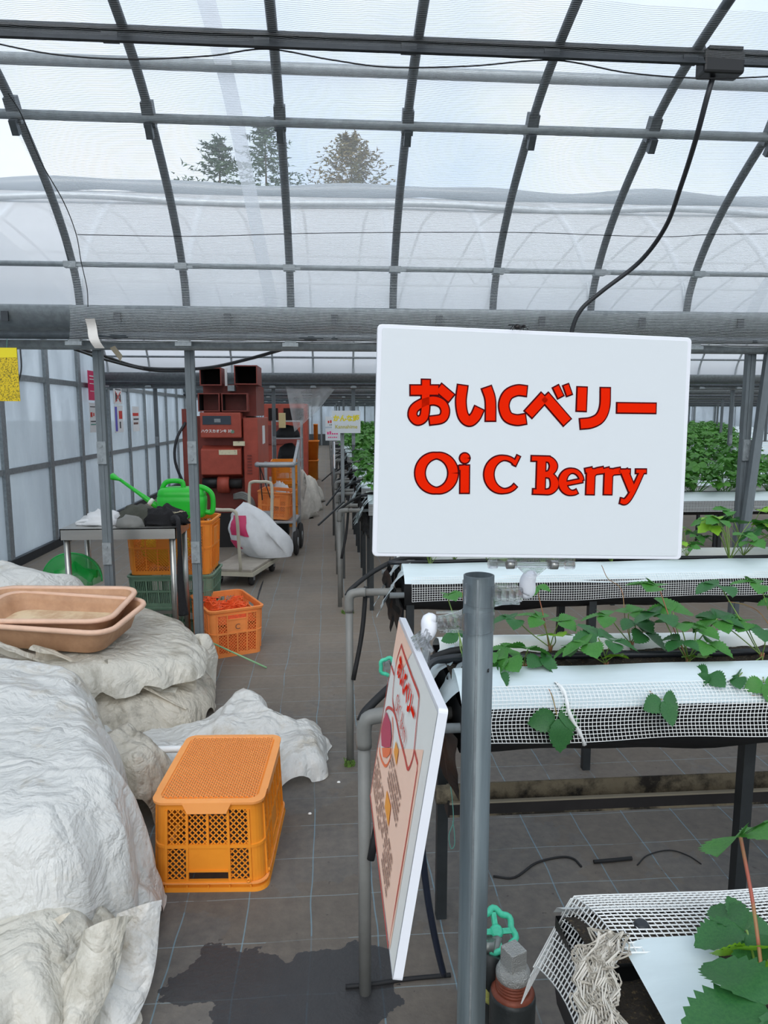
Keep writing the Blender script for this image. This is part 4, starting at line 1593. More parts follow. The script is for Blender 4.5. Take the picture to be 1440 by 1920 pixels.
plant_at(at(1470, 1228, 1.9), [(1425, 1095, 1.92, 0.055, 70, 10), (1470, 1130, 1.9, 0.055, 0, 10)], 'strawberry plant cut by the right edge of the pole bench',
         runners=[([(1470, 1220, 1.9), (1430, 1155, 1.93), (1400, 1135, 1.95), (1365, 1128, 1.96)], 0)])
plant_at(at(1428, 1868, 0.655), [(1388, 1568, 0.72, 0.062, 205, 40, {'stem': 'stem_red', 'sr': 0.0022}), (1400, 1745, 0.72, 0.046, 92, -8, D),
                                 (1412, 1790, 0.70, 0.040, 170, 55, Y_), (1440, 1800, 0.68, 0.045, 220, 30, Y_),
                                 (1448, 1890, 0.56, 0.066, 98, 0, D), (1400, 1750, 0.74, 0.03, 10, 40, D)],
         'large strawberry plant on the netted bench in the bottom right corner')


def bush(seed, nl, rad, colours, lib, ht=0.20):
    r = random.Random(seed)
    out = []
    for i in range(nl):
        a = r.uniform(0, 360)
        q = r.uniform(0.25, 1.0)
        p = Vector((rad * q * math.cos(R(a)), rad * q * math.sin(R(a)), ht * (1.05 - 0.55 * q) * r.uniform(0.8, 1.1)))
        out.append((p, r.uniform(0.048, 0.068), a - 90, r.uniform(-25, 15), r.uniform(-20, 20), r.choice(colours), i))
    return out


def bush_proto(seed, nl, parts=True):
    t = empty('strawberry_plant')
    if parts:
        for p, s_, h_, ti, ro, c_, i in bush(seed, nl, 0.13, ('leaf', 'leaf_deep', 'leaf', 'leaf_young'), LEAFS, 0.21):
            put_leaf(t, (0, 0, 0), p, s_, h_, ti, ro, c_, 'stem_green', 0.0015, i, 0.02, LEAFS)
    return t


def leafy_mesh(seed, nl, rad, ht, n=4, m='leaf_far', size=(0.05, 0.075)):
    r = random.Random(seed)
    mb = MB()
    for i in range(nl):
        a = r.uniform(0, 360)
        q = math.sqrt(r.uniform(0.02, 1.0))
        p = Vector((rad * q * math.cos(R(a)), rad * q * math.sin(R(a)), ht * (1.05 - 0.6 * q * q) * r.uniform(0.7, 1.1)))
        s_ = r.uniform(*size)
        Mx = Matrix.Translation(p) @ Matrix.Rotation(R(a - 90 + r.uniform(-40, 40)), 4, 'Z') @ Matrix.Rotation(R(r.uniform(-45, 15)), 4, 'X')
        for b in (0, R(76), R(-76)):
            v, f = leaflet(s_, s_ * 0.45, n, 0.0, 0.2, 0.2)
            M2 = Mx @ Matrix.Rotation(b, 4, 'Z')
            mb.add([M2 @ Vector(x) for x in v], f, True)
        mb.bar((0, 0, 0), p, 0.003)
    return mb


# third bench: plants with stalks and leaves of their own, in two lines
protos = [bush_proto(300 + i, 10) for i in range(3)]
W3 = ['beside the pole end', 'second from the aisle end', 'third from the aisle end', 'fourth from the aisle end', 'fifth from the aisle end',
      'sixth from the aisle end', 'seventh from the aisle end', 'eighth from the aisle end', 'ninth from the aisle end']
i_ = 0
for j, yy in enumerate((3.08, 3.19)):
    for i in range(9):
        if j == 0 and i < 3:
            pass
        src = protos[(i + j) % 3]
        o = src if i_ < 3 and (i + j) % 3 == i_ else copy_tree(src)
        if o is src:
            i_ += 1
        o.location = (0.44 + 0.275 * i + 0.13 * j, yy, 0.885)
        o.rotation_euler = (0, 0, rng.uniform(0, 6.28))
        k = 1.2 if i > 4 else 0.75
        o.scale = (k, k, k)
        tag(o, ('front' if j == 0 else 'back') + '-line strawberry plant on the grey-netted third bench, ' + W3[i], 'plant', 'strawberry plants on the near benches')
for p_ in protos:
    if not p_.get('label'):
        for ch in list(p_.children):
            bpy.data.objects.remove(ch)
        bpy.data.objects.remove(p_)

# beyond: dense rows of leafy plants, the 270 largest each an object, the rest joined
fm = [leafy_mesh(500 + i, 15, 0.15, 0.25, 4).mesh('strawberry_plant', 'leaf_far') for i in range(5)]
cnt = 0
LROW = {3: 'leafy strawberry plant on the first bench behind the gutter post', 4: 'leafy strawberry plant on the bench beside the yellow-lettered sign',
        5: 'leafy strawberry plant on the second bench beyond the yellow-lettered sign', 6: 'leafy strawberry plant on the last bench before the second gutter'}
rest = MB()
far_src = [leafy_mesh(600 + i, 11, 0.17, 0.27, 2, size=(0.07, 0.10)) for i in range(4)]
for ri, yc in enumerate(ROWS):
    if ri < 3:
        continue
    xe = 0.54 * yc + 1.0
    n = int((xe - 0.42) / 0.24)
    for i in range(n):
        for j in (-1, 1):
            x = 0.42 + 0.24 * i + rng.uniform(-0.04, 0.04)
            y = yc + 0.07 * j + rng.uniform(-0.03, 0.03)
            if ri < 7:
                o = link('strawberry_plant', fm[rng.randrange(5)], None, (x, y, 0.88), (0, 0, rng.uniform(0, 6.28)), rng.uniform(0.8, 1.15))
                tag(o, 'leafy strawberry plant, %s from the aisle, %s line of the %s bench past the gutter' % (NTH[i], 'front' if j < 0 else 'back', NTH[ri - 3]),
                    'plant', 'plants' + LROW[ri][22:])
                cnt += 1
            else:
                sr_ = far_src[rng.randrange(4)]
                a, k = rng.uniform(0, 6.28), rng.uniform(0.85, 1.2)
                ca, sa = math.cos(a) * k, math.sin(a) * k
                rest.add([(x + ca * p[0] - sa * p[1], y + sa * p[0] + ca * p[1], 0.87 + p[2] * k) for p in sr_.v], sr_.f, True)
tag(rest.build('strawberry_foliage', 'leaf_far'), 'dense green strawberry foliage covering the far benches', 'foliage', kind='stuff')
print('far plants', cnt, 'rest faces', len(rest.f))
# ------------------------------------------------------------------ crates
def crate(name, L, W, H, m, loc, rz, label, flip=False, plate=True, lid_m=None, hole=True, lattice='diamond', mark=None, marg=None, group=None):
    """plastic container: walls of lattice between ribs, rim, base. Local x = W (short side), y = L (long side)"""
    t = empty(name, loc, rz, label, 'crate', group)
    T = 0.004

    def taper(x, y, z):
        k = 0.945 + 0.055 * z / H
        if flip:
            z = H - z
        return (x * k, y * k, z)

    def done(mb, nm, mm, par, kind=None):
        mb.warp(taper)
        if flip:
            mb.f = [tuple(q[::-1]) for q in mb.f]
        o = mb.build(nm, mm, par)
        if kind:
            o['kind'] = kind
        return o
    c = 0.045
    lo, hi = 0.028, H - 0.030
    mid = H * 0.50
    for side in range(4):
        half = (W if side % 2 == 0 else L) / 2
        dist = (L if side % 2 == 0 else W) / 2 - 0.006
        cols = 4 if side % 2 == 0 else 6
        Rm = Matrix.Rotation(side * math.pi / 2, 3, 'Z')

        def q(u, v, d=0.0):
            return Rm @ Vector((u, -dist + d, v))
        us = np.linspace(-half + c, half - c, cols + 1)
        wm = MB()
        # solid bands
        def slab(u0, u1, v0, v1, d0=-T, d1=0.0):
            p = [q(u0, v0, d0), q(u1, v0, d0), q(u1, v1, d0), q(u0, v1, d0), q(u0, v0, d1), q(u1, v0, d1), q(u1, v1, d1), q(u0, v1, d1)]
            wm.add(p, [(0, 1, 2, 3), (7, 6, 5, 4), (0, 4, 5, 1), (1, 5, 6, 2), (2, 6, 7, 3), (3, 7, 4, 0)])
        slab(-half + c, half - c, 0.0, lo)
        slab(-half + c, half - c, hi, H)
        slab(-half + c, half - c, mid - 0.006, mid + 0.006, -0.009, 0)
        pc = range(1, cols - 1) if side % 2 == 0 else range(2, cols - 2)
        for i, u in enumerate(us):
            slab(u - 0.004, u + 0.004, lo, mid if (plate and pc[0] < i <= pc[-1]) else hi, -0.010, 0)
        slab(-half + c, half - c, hi - 0.006, hi + 0.002, -0.012, 0)
        if plate:
            a, b = us[pc[0]], us[pc[-1] + 1]
            if hole:
                slab(a, b, mid + 0.006, hi - 0.036, -0.006, 0)
                slab(a, b, hi - 0.040, hi - 0.034, -0.010, 0)
            else:
                slab(a, b, mid + 0.006, hi, -0.006, 0)
        done(wm, 'wall', m, t)
        # open lattice
        lm = MB()
        for i in range(cols):
            for (v0, v1, up_) in ((lo, mid - 0.006, False), (mid + 0.006, hi - 0.004, True)):
                if up_ and plate and i in pc:
                    continue
                u0, u1 = us[i] + 0.004, us[i + 1] - 0.004
                hgt, wid = v1 - v0, u1 - u0
                if lattice == 'diamond':
                    st = 0.0205
                    k = -hgt
                    while k < wid:
                        for sgn in (1, -1):
                            a0, a1 = max(0, k), min(wid, k + hgt)
                            if a1 - a0 < 0.002:
                                continue
                            y0, y1 = a0 - k, a1 - k
                            if sgn < 0:
                                y0, y1 = hgt - y0, hgt - y1
                            lm.bar(q(u0 + a0, v0 + y0, -0.002), q(u0 + a1, v0 + y1, -0.002), 0.0038, 0.003, up=Rm @ Vector((0, 1, 0)))
                        k += st
                else:
                    k = 0.010
                    while k < wid:
                        lm.bar(q(u0 + k, v0, -0.002), q(u0 + k, v1, -0.002), 0.005, 0.003, up=Rm @ Vector((0, 1, 0)))
                        k += 0.012
        if lm.v:
            done(lm, 'lattice', m, t, 'stuff')
    # rounded corners
    for sx in (-1, 1):
        for sy in (-1, 1):
            cm = MB()
            rg = []
            for z in (0, H * 0.48, H * 0.485, H * 0.515, H * 0.52, H):
                ro = c + (0.005 if 0.483 < z / H < 0.517 else 0)
                ring = []
                for rr in (ro - 0.002, c - 0.008):
                    seq = [(math.cos(a), math.sin(a)) for a in np.linspace(0, math.pi / 2, 7)]
                    if rr < c - 0.005:
                        seq = seq[::-1]
                    ring += [Vector((sx * (W / 2 - c + rr * a), sy * (L / 2 - c + rr * b), z)) for a, b in seq]
                rg.append(ring)
            cm.rings(rg, True, True, True, False)
            done(cm, 'corner_post', m, t)
    def waist(ring, k=0.011):
        return [Vector((p.x * (1 - (k / (W / 2)) * max(0, 1 - (abs(p.y) / (L / 2 - c)) ** 2)), p.y * (1 - (k / (L / 2)) * max(0, 1 - (abs(p.x) / (W / 2 - c)) ** 2)), p.z)) for p in ring]
    rm = MB()
    rg = []
    for (d, z) in ((0.0, H - 0.014), (0.008, H - 0.014), (0.010, H), (0.0, H + 0.004), (-0.006, H)):
        rg.append(rrect(W / 2 + d, L / 2 + d, c, 6, z))
    rm.rings([list(x) for x in zip(*rg)] + [[r_[0] for r_ in rg]], True, False, False, False)
    done(rm, 'rim', lid_m or m, t)
    # base with diamond ribs
    bm_ = MB()
    bm_.rings([rrect(W / 2 - 0.004, L / 2 - 0.004, c - 0.008, 6, z) for z in (0.0, 0.004)], True, True, True, False)
    base = done(bm_, 'base', m, t)
    if flip:
        rb = MB()
        st = 0.0175
        hx, hy = W / 2 - 0.020, L / 2 - 0.022
        n = int((hx + hy) * 2 / st)
        for i in range(-n, n):
            k = i * st
            for sgn in (1, -1):
                # line y = sgn*1.35*x + k clipped to the rectangle
                xa, xb = -hx, hx
                ya, yb = sgn * 1.0 * xa + k, sgn * 1.0 * xb + k
                P = []
                for yy in (-hy, hy):
                    xx = (yy - k) / sgn
                    if -hx <= xx <= hx:
                        P.append((xx, yy))
                for xx in (-hx, hx):
                    yy = sgn * xx + k
                    if -hy < yy < hy:
                        P.append((xx, yy))
                if len(P) == 2:
                    rb.bar((P[0][0], P[0][1], -0.002), (P[1][0], P[1][1], -0.002), 0.0042, 0.005)
        o = done(rb, 'base_ribs', 'orange_light', base, 'stuff')
        # raised edge and the notched flaps of the base
        ed = MB()
        rg = []
        for (d, z) in ((-0.004, 0.006), (0.009, 0.006), (0.010, -0.002), (-0.012, -0.004), (-0.014, 0.0)):
            rg.append(waist(rrect(W / 2 + d, L / 2 + d, c, 14, z)))
        ed.rings([list(x) for x in zip(*rg)] + [[r_[0] for r_ in rg]], True, False, False, False)
        done(ed, 'base_edge', 'orange_light', t)
        for sy, hl, dd in ((-1, 0.085, L / 2), (1, 0.085, L / 2)):
            nf = MB()
            nf.add([(-hl, sy * (dd + 0.012), -0.002), (hl, sy * (dd + 0.012), -0.002), (hl * 0.78, sy * (dd + 0.014), 0.034), (-hl * 0.78, sy * (dd + 0.014), 0.034),
                    (-hl, sy * (dd - 0.006), -0.002), (hl, sy * (dd - 0.006), -0.002), (hl * 0.78, sy * (dd - 0.002), 0.034), (-hl * 0.78, sy * (dd - 0.002), 0.034)],
                   [(0, 1, 2, 3), (7, 6, 5, 4), (0, 4, 5, 1), (1, 5, 6, 2), (2, 6, 7, 3), (3, 7, 4, 0)])
            done(nf, 'notch_flap', 'orange_light', t)
        for sx in (-1, 1):
            nf = MB()
            dd, hl = W / 2, 0.17
            nf.add([(sx * (dd + 0.012), -hl, -0.002), (sx * (dd + 0.012), hl, -0.002), (sx * (dd + 0.012), hl * 0.9, 0.026), (sx * (dd + 0.012), -hl * 0.9, 0.026),
                    (sx * (dd - 0.006), -hl, -0.002), (sx * (dd - 0.006), hl, -0.002), (sx * (dd - 0.002), hl * 0.9, 0.026), (sx * (dd - 0.002), -hl * 0.9, 0.026)],
                   [(0, 1, 2, 3), (7, 6, 5, 4), (0, 4, 5, 1), (1, 5, 6, 2), (2, 6, 7, 3), (3, 7, 4, 0)])
            done(nf, 'notch_flap', 'orange_light', t)
        for side in range(4):
            half = (W if side % 2 == 0 else L) / 2
            dist = (L if side % 2 == 0 else W) / 2
            Rm = Matrix.Rotation(side * math.pi / 2, 3, 'Z')
            for u in np.linspace(-half + c, half - c, 5 if side % 2 == 0 else 7):
                done(MB().box(Rm @ Vector((u, -dist - 0.002, H - 0.012)), (0.004, 0.014, 0.022), Rm), 'skirt_rib', m, t)
        sk_ = MB()
        rg = []
        for (d, z) in ((0.0, H - 0.030), (0.009, H - 0.030), (0.009, H - 0.026), (0.0, H - 0.026)):
            rg.append(rrect(W / 2 + d, L / 2 + d, c, 6, z))
        sk_.rings([list(x) for x in zip(*rg)] + [[r_[0] for r_ in rg]], True, False, False, False)
        done(sk_, 'skirt_ledge', 'orange_light', t)
        for (x, y) in ((W / 2 - 0.052, -L / 2 - 0.001), (W / 2 + 0.001, -L / 2 + 0.052)):
            ax = Matrix.Rotation(R(90), 4, 'X') if y < -L / 2 else Matrix.Rotation(R(90), 4, 'Y')
            pk = MB().lathe([(0.007, -0.003), (0.007, 0.010), (0.004, 0.010), (0.004, 0.002)], 12, Matrix.Translation((x, y, H - 0.038)) @ ax)
            done(pk, 'peg', m, t)
    if mark:
        lettering(mark, 0.05, 'print_brown', t, (0, -L / 2 - 0.0055, H * 0.63), (R(90), 0, 0), name='stamped_letter')
    return t


crate('orange_crate', 0.505, 0.368, 0.302, 'orange_plastic', (-0.388, 2.462, 0), R(-3.5),
      'upturned orange lattice crate with diamond-ribbed base, standing nearest on the floor', flip=True)
crate('orange_crate', 0.50, 0.352, 0.315, 'orange_worn', (-0.690, 4.755, 0), R(24), 'worn orange crate stamped C, filled with orange netting',
      mark='C')
# orange netting in it
nb = crumple(33, 7, 2.4)
ng = empty('orange_netting', (-0.690, 4.755, 0.02), R(24), 'heap of bright orange-red netting inside the crate stamped C', 'netting')


def ngf(u, v):
    x, y = (u - 0.5) * 0.29, (v - 0.5) * 0.42
    e = min(u, 1 - u, v, 1 - v)
    k = nb(x * 3, y * 3, 0)
    return Vector((x + 0.01 * k, y, 0.19 + min(1, e * 5) * (0.07 + 0.03 * k + 0.03 * math.sin(u * 9))))


g_ = MB().grid(ngf, 40, 40)
g_.build('heap_top', 'orange_net', ng)
tg = MB()
rr_ = random.Random(5)
for k in range(34):
    c0 = ngf(rr_.uniform(0.15, 0.85), rr_.uniform(0.15, 0.85))
    p = [c0 + Vector((rr_.uniform(-.05, .05), rr_.uniform(-.05, .05), rr_.uniform(0.0, 0.03))) for _ in range(4)]
    tg.tube(catmull(p, 4), 0.0035, 5)
tag(tg.build('tangled_cords', 'orange_net', ng), kind='stuff')
MB().bbox((-0.155, -0.22, 0.0), (0.155, 0.22, 0.17)).build('lower_heap', 'orange_net', ng)

# stack behind the table
for i, z in enumerate((0.0, 0.224)):
    crate('green_crate', 0.575, 0.40, 0.222, 'crate_green', (-1.085, 5.13, z), R(90 - 2), ('lower' if i == 0 else 'upper') + ' green crate in the stack behind the steel table',
          plate=False, lattice='slot', group='green crates in the stack')
crate('orange_crate', 0.575, 0.39, 0.372, 'orange_deep', (-1.085, 5.13, 0.450), R(90 - 2), 'tall orange crate on two green crates under the watering can', group=None)
yb = empty('yellow_bag', (-1.15, 5.13, 0.47), label='yellow plastic bag inside the tall orange crate', cat='bag')
cy = crumple(44, 6, 1.5)
ym = MB().ico((0, 0, 0.14), 0.14, (1.3, 0.95, 1.0), 22)
ym.warp(lambda x, y, z: (x + 0.02 * cy(x, y, z), y + 0.02 * cy(y, z, x), max(0.0, z + 0.02 * cy(z, x, y))))
ym.build('bag_body', 'print_yellow', yb)

# ------------------------------------------------------------------ watering can
wc = empty('watering_can', (-1.02, 5.10, 0.832), R(-4), 'bright green watering can with long spout on top of the crate stack', 'watering can')
bd = MB()
rg = []
for z, hx, hy, r_, cx in ((0.0, 0.150, 0.085, 0.06, 0), (0.004, 0.156, 0.090, 0.065, 0), (0.03, 0.162, 0.095, 0.07, 0), (0.10, 0.166, 0.098, 0.07, 0), (0.14, 0.166, 0.098, 0.07, 0), (0.148, 0.160, 0.094, 0.07, 0),
                      (0.155, 0.164, 0.096, 0.07, 0), (0.19, 0.150, 0.085, 0.06, -0.004), (0.205, 0.125, 0.068, 0.05, -0.006), (0.21, 0.09, 0.05, 0.04, -0.006)):
    rg.append(rrect(hx, hy, r_, 6, z, cx))
bd.rings(rg, True, True, True)
bd.build('body', 'can_green', wc)
MB().rings([rrect(0.1, 0.0985, 0.02, 3, z) for z in (0.045, 0.115)], True, True, True, False).build('embossed_panel', 'can_green', wc)
MB().tube(catmull([(-0.145, 0, 0.14), (-0.135, 0, 0.20), (-0.105, 0, 0.243), (-0.05, 0, 0.252), (0.0, 0, 0.246), (0.01, 0, 0.23), (0.012, 0, 0.20)], 5), 0.017, 10).build('top_handle', 'can_green', wc)
MB().tube(catmull([(0.06, 0, 0.205), (0.13, 0, 0.21), (0.185, 0, 0.185), (0.212, 0, 0.145), (0.214, 0, 0.07), (0.20, 0, 0.03), (0.155, 0, 0.035)], 5), 0.018, 10).build('rear_handle', 'can_green', wc)
sp = MB().tube([(-0.15, 0, 0.055), (-0.20, 0, 0.09), (-0.30, 0, 0.165), (-0.43, 0, 0.262)], [0.026, 0.022, 0.014, 0.011], 12)
sp.build('spout', 'can_green', wc)
MB().tube([(-0.205, 0, 0.094), (-0.228, 0, 0.111)], 0.026, 14).build('spout_ring', 'print_white', wc)
MB().lathe([(0.011, 0), (0.020, 0.02), (0.042, 0.06), (0.045, 0.072), (0.040, 0.074)], 16, Matrix.Translation((-0.42, 0, 0.255)) @ Matrix.Rotation(R(-66), 4, 'Y') @ Matrix.Diagonal((0.55, 1, 1, 1))).build('rose', 'can_green', wc)

# ------------------------------------------------------------------ stainless table and what lies on it
tbx = empty('steel_table', (-1.275, 4.64, 0), label='small stainless steel work table behind the plastic heap', cat='table')
tp = MB().bbox((-0.345, -0.215, 0.852), (0.345, 0.215, 0.858)).bbox((-0.345, -0.215, 0.790), (0.345, -0.209, 0.858)).bbox((-0.345, 0.209, 0.790), (0.345, 0.215, 0.858)).bbox(
    (-0.345, -0.215, 0.790), (-0.339, 0.215, 0.858)).bbox((0.339, -0.215, 0.790), (0.345, 0.215, 0.858))
tp.build('table_top', 'stainless', tbx)
tl = MB().tube([(0, 0, 0.02), (0, 0, 0.80)], 0.019, 12).lathe([(0.014, 0), (0.022, 0.004), (0.022, 0.02)], 10).mesh('leg', 'stainless')
for sx in (-1, 1):
    for sy in (-1, 1):
        link('leg', tl, tbx, (sx * 0.315, sy * 0.185, 0))
MB().bar((-0.31, 0.185, 0.22), (0.31, 0.185, 0.22), 0.02).build('stretcher', 'stainless', tbx)


def lump(name, m, parent, c, sc, seed, amp=0.25, n=20, flat=0.0, sx=1.6):
    cf = crumple(seed, 6, sx)
    q = MB().ico((0, 0, 0), 1.0, (1, 1, 1), n)

    def f(x, y, z):
        k = amp * cf(x * 0.35, y * 0.35, z * 0.35)
        z2 = max(flat, z * (1 + k)) if flat is not None else z * (1 + k)
        return (c[0] + x * (1 + k) * sc[0], c[1] + y * (1 + k) * sc[1], c[2] + z2 * sc[2])
    q.warp(f)
    return q.build(name, m, parent)


wb = empty('white_bag', (-1.45, 4.62, 0.859), label='crumpled white plastic bag on left end of the steel table', cat='bag')
lump('bag_body', 'bag_white', wb, (0.03, 0, 0), (0.13, 0.10, 0.085), 3, 0.6, 26, sx=2.4)
MB().tube(catmull([(-0.02, -0.05, 0.03), (-0.08, -0.06, 0.028), (-0.115, -0.05, 0.012), (-0.09, -0.06, 0.008), (-0.04, -0.07, 0.012)], 5), 0.010, 7).build('bag_handle', 'bag_white', wb)
gc = empty('folded_cloth', (-1.20, 4.62, 0.859), label='olive grey cloth folded on the steel table', cat='cloth')
lump('cloth_body', 'green_cloth', gc, (0.0, 0.03, 0), (0.15, 0.10, 0.115), 8, 0.35, 24, sx=2.2)
gl = empty('work_gloves', (-1.20, 4.50, 0.859), label='grey cloth glove in front of the olive cloth', cat='glove')
lump('glove_body', 'pvc_grey', gl, (-0.02, 0, 0), (0.09, 0.05, 0.07), 12, 0.4, 20)
bk = empty('black_strap_bundle', (-1.01, 4.60, 0.859), label='black straps piled on the table end, one hanging down beside the leg', cat='strap')
lump('strap_pile', 'black_cloth', bk, (-0.02, 0, 0), (0.14, 0.10, 0.105), 15, 0.6, 26, sx=2.4)
MB().tube(catmull([(0.06, -0.10, 0.04), (0.09, -0.16, 0.05), (0.105, -0.215, 0.02), (0.11, -0.232, -0.12), (0.108, -0.235, -0.30), (0.115, -0.238, -0.46), (0.12, -0.236, -0.53)], 5),
          [0.03, 0.03, 0.026] + [0.013] * 14 + [0.016 + 0.0012 * i for i in range(14)], 8).build('hanging_strap', 'black_cloth', bk)
wm = MB()
r5 = random.Random(11)
for k in range(9):
    a = r5.uniform(0, 6.28)
    rr = r5.uniform(0.03, 0.06)
    wm.tube([(0.05 + rr * math.cos(a + t), -0.02 + 0.6 * rr * math.sin(a + t), 0.05 + 0.03 * math.sin(t * 0.5 + k)) for t in np.linspace(0, 4.6, 12)], 0.0012, 4)
tag(wm.build('loose_wire', 'label_cream', bk), kind='stuff')

# ------------------------------------------------------------------ heaps of plastic sheeting
def poly_dist(X, Y, P):
    """signed distance to polygon P, positive inside"""
    P = np.array(P, float)
    d = np.full(X.shape, 1e9)
    ins = np.zeros(X.shape, bool)
    n = len(P)
    for i in range(n):
        a, b = P[i], P[(i + 1) % n]
        ab = b - a
        t = np.clip(((X - a[0]) * ab[0] + (Y - a[1]) * ab[1]) / (ab @ ab), 0, 1)
        d = np.minimum(d, np.hypot(X - a[0] - t * ab[0], Y - a[1] - t * ab[1]))
        c = ((a[1] > Y) != (b[1] > Y)) & (X < (b[0] - a[0]) * (Y - a[1]) / (b[1] - a[1] + 1e-12) + a[0])
        ins ^= c
    return np.where(ins, d, -d)


def tri(q):
    return np.abs((q / math.pi) % 2 - 1) * 2 - 1


def folds(X, Y, seed, scale, n=7):
    r = np.random.RandomState(seed)
    out = np.zeros(X.shape)
    wx = 0.25 * np.sin(X * 3.1 * scale + r.rand() * 6 + Y * 2.0) / scale
    wy = 0.25 * np.sin(Y * 3.7 * scale + r.rand() * 6 + X * 2.3) / scale
    for i in range(n):
        a = r.rand() * math.pi
        f = scale * r.uniform(5, 17)
        ph = r.rand() * 6
        env = 0.5 + 0.5 * np.sin(X * r.uniform(1, 4) * scale + Y * r.uniform(1, 4) * scale + r.rand() * 6)
        out += env * tri(f * ((X + wx) * math.cos(a) + (Y + wy) * math.sin(a)) + ph) * r.uniform(0.4, 1.0) * (5 / (f / scale))
    return out / n


def heap(name, P, top, edge, m, amp, seed, label, step=0.012, z0=0.0, scale=1.0, power=2.0, cat='plastic sheet', side=0.02, rag=0.035, pleat=0.03):
    """sheet lying over a heap: rings from the middle out to a wavy hem"""
    P = np.array(P, float)
    c = P.mean(axis=0)
    Q = np.array([(p.x, p.y) for p in catmull([(x, y, 0) for x, y in P], 6, closed=True)])
    seg = np.hypot(*(np.roll(Q, -1, 0) - Q).T)
    cum = np.concatenate([[0], np.cumsum(seg)])
    nt = min(420, int(cum[-1] / step) + 4)
    nr = min(150, int(np.hypot(*(Q - c).T).mean() / step) + 4)
    tt = np.arange(nt) / nt * cum[-1]
    QX = np.interp(tt, cum, np.append(Q[:, 0], Q[0, 0]))
    QY = np.interp(tt, cum, np.append(Q[:, 1], Q[0, 1]))
    s_ = (np.arange(nr) + 0.0) / (nr - 1)
    s_ = 1 - (1 - s_) ** 1.15
    rr = np.random.RandomState(seed)
    hem = sum(rr.uniform(0.3, 1) * tri(tt * rr.uniform(6, 40) + rr.rand() * 6) for _ in range(6)) / 6 * rag
    nrm = np.hypot(QX - c[0], QY - c[1])
    kx = 1 + hem / np.maximum(nrm, 0.1)
    X = c[0] + np.outer(s_, (QX - c[0]) * kx)
    Y = c[1] + np.outer(s_, (QY - c[1]) * kx)
    d = np.maximum(0, poly_dist(X, Y, Q))
    k = np.clip(d / edge, 0, 1)
    prof = (1 - (1 - k) ** power) ** (1 / power)
    T = np.vectorize(top)(X, Y)
    f = folds(X, Y, seed, scale)
    f2 = folds(X, Y, seed + 77, scale * 2.4)
    f3 = folds(X, Y, seed + 177, scale * 5.0)
    Z = z0 + T * prof + amp * (f + 0.45 * f2 + 0.2 * f3) * (0.30 + 0.70 * prof)
    Z = z0 + 0.003 + np.where(Z - z0 > 0.003, Z - z0 - 0.003, 0.25 * np.abs(Z - z0 - 0.003))
    sp = folds(X * 0.4 + Y, Y * 0.4 - X + Z, seed + 9, scale * 1.5)
    sq = folds(Y - X * 0.6, X + Y * 0.3 - Z, seed + 19, scale * 1.5)
    X2 = X + side * 2.2 * sp * (1 - prof * 0.6)
    Y2 = Y + side * 2.2 * sq * (1 - prof * 0.6)
    pl = sum(rr.uniform(0.4, 1) * tri(tt * rr.uniform(14, 46) + rr.rand() * 6) for _ in range(4)) / 2.2
    pw = np.exp(-((k - 0.15) / 0.45) ** 2) * pleat * (s_[:, None] > 0.3)
    X2 = X2 + pw * pl[None, :] * ((QX - c[0]) / nrm)[None, :]
    Y2 = Y2 + pw * pl[None, :] * ((QY - c[1]) / nrm)[None, :]
    v = np.stack([X2, Y2, Z], -1).reshape(-1, 3)
    F = [(j * nt + i, j * nt + (i + 1) % nt, (j + 1) * nt + (i + 1) % nt, (j + 1) * nt + i) for j in range(nr - 1) for i in range(nt)]
    o = MB().add([tuple(float(q) for q in p) for p in v], [q[::-1] for q in F], True).build(name, m)
    tag(o, label, cat)
    return o


# farther heap that carries the tubs: layers of old sheet
heap('plastic_sheet', [(-2.3, 3.38), (-1.3, 3.26), (-0.86, 3.28), (-0.62, 3.56), (-0.66, 4.0), (-0.83, 4.30), (-1.1, 4.40), (-2.3, 4.40)],
     lambda x, y: 0.17 + 0.04 * math.sin(x * 4), 0.16, 'sheet_dirty', 0.16, 11, 'dirty crumpled plastic sheet at the bottom of the rear heap', 0.010, scale=1.5)
heap('plastic_sheet', [(-2.3, 3.16), (-1.45, 3.18), (-1.02, 3.32), (-0.655, 3.60), (-0.73, 3.98), (-0.88, 4.26), (-1.2, 4.42), (-2.3, 4.42)],
     lambda x, y: 0.18 - 0.09 * min(1, max(0, (x + 1.15) / 0.5)), 0.10, 'sheet_old', 0.10, 21, 'folded grey plastic sheet, upper layer under the beige tubs', 0.010, z0=0.215, scale=1.1, side=0.012)
heap('plastic_sheet', [(-2.3, 3.90), (-1.85, 3.86), (-1.58, 4.02), (-1.42, 4.30), (-1.6, 4.42), (-2.3, 4.44)],
     lambda x, y: 0.24 + 0.06 * max(0, min(1, (-1.6 - x) / 0.3)), 0.20, 'sheet_clear', 0.10, 51, 'pale crumpled sheet heaped behind the beige tubs', 0.010, z0=0.39, scale=1.4)
heap('plastic_sheet', [(-0.84, 4.06), (-0.72, 3.98), (-0.64, 4.05), (-0.67, 4.13), (-0.80, 4.135)],
     lambda x, y: 0.30, 0.08, 'sheet_old', 0.07, 61, 'upright crumpled tuft of plastic beside the gutter post', 0.007, z0=0.0, scale=2.6)
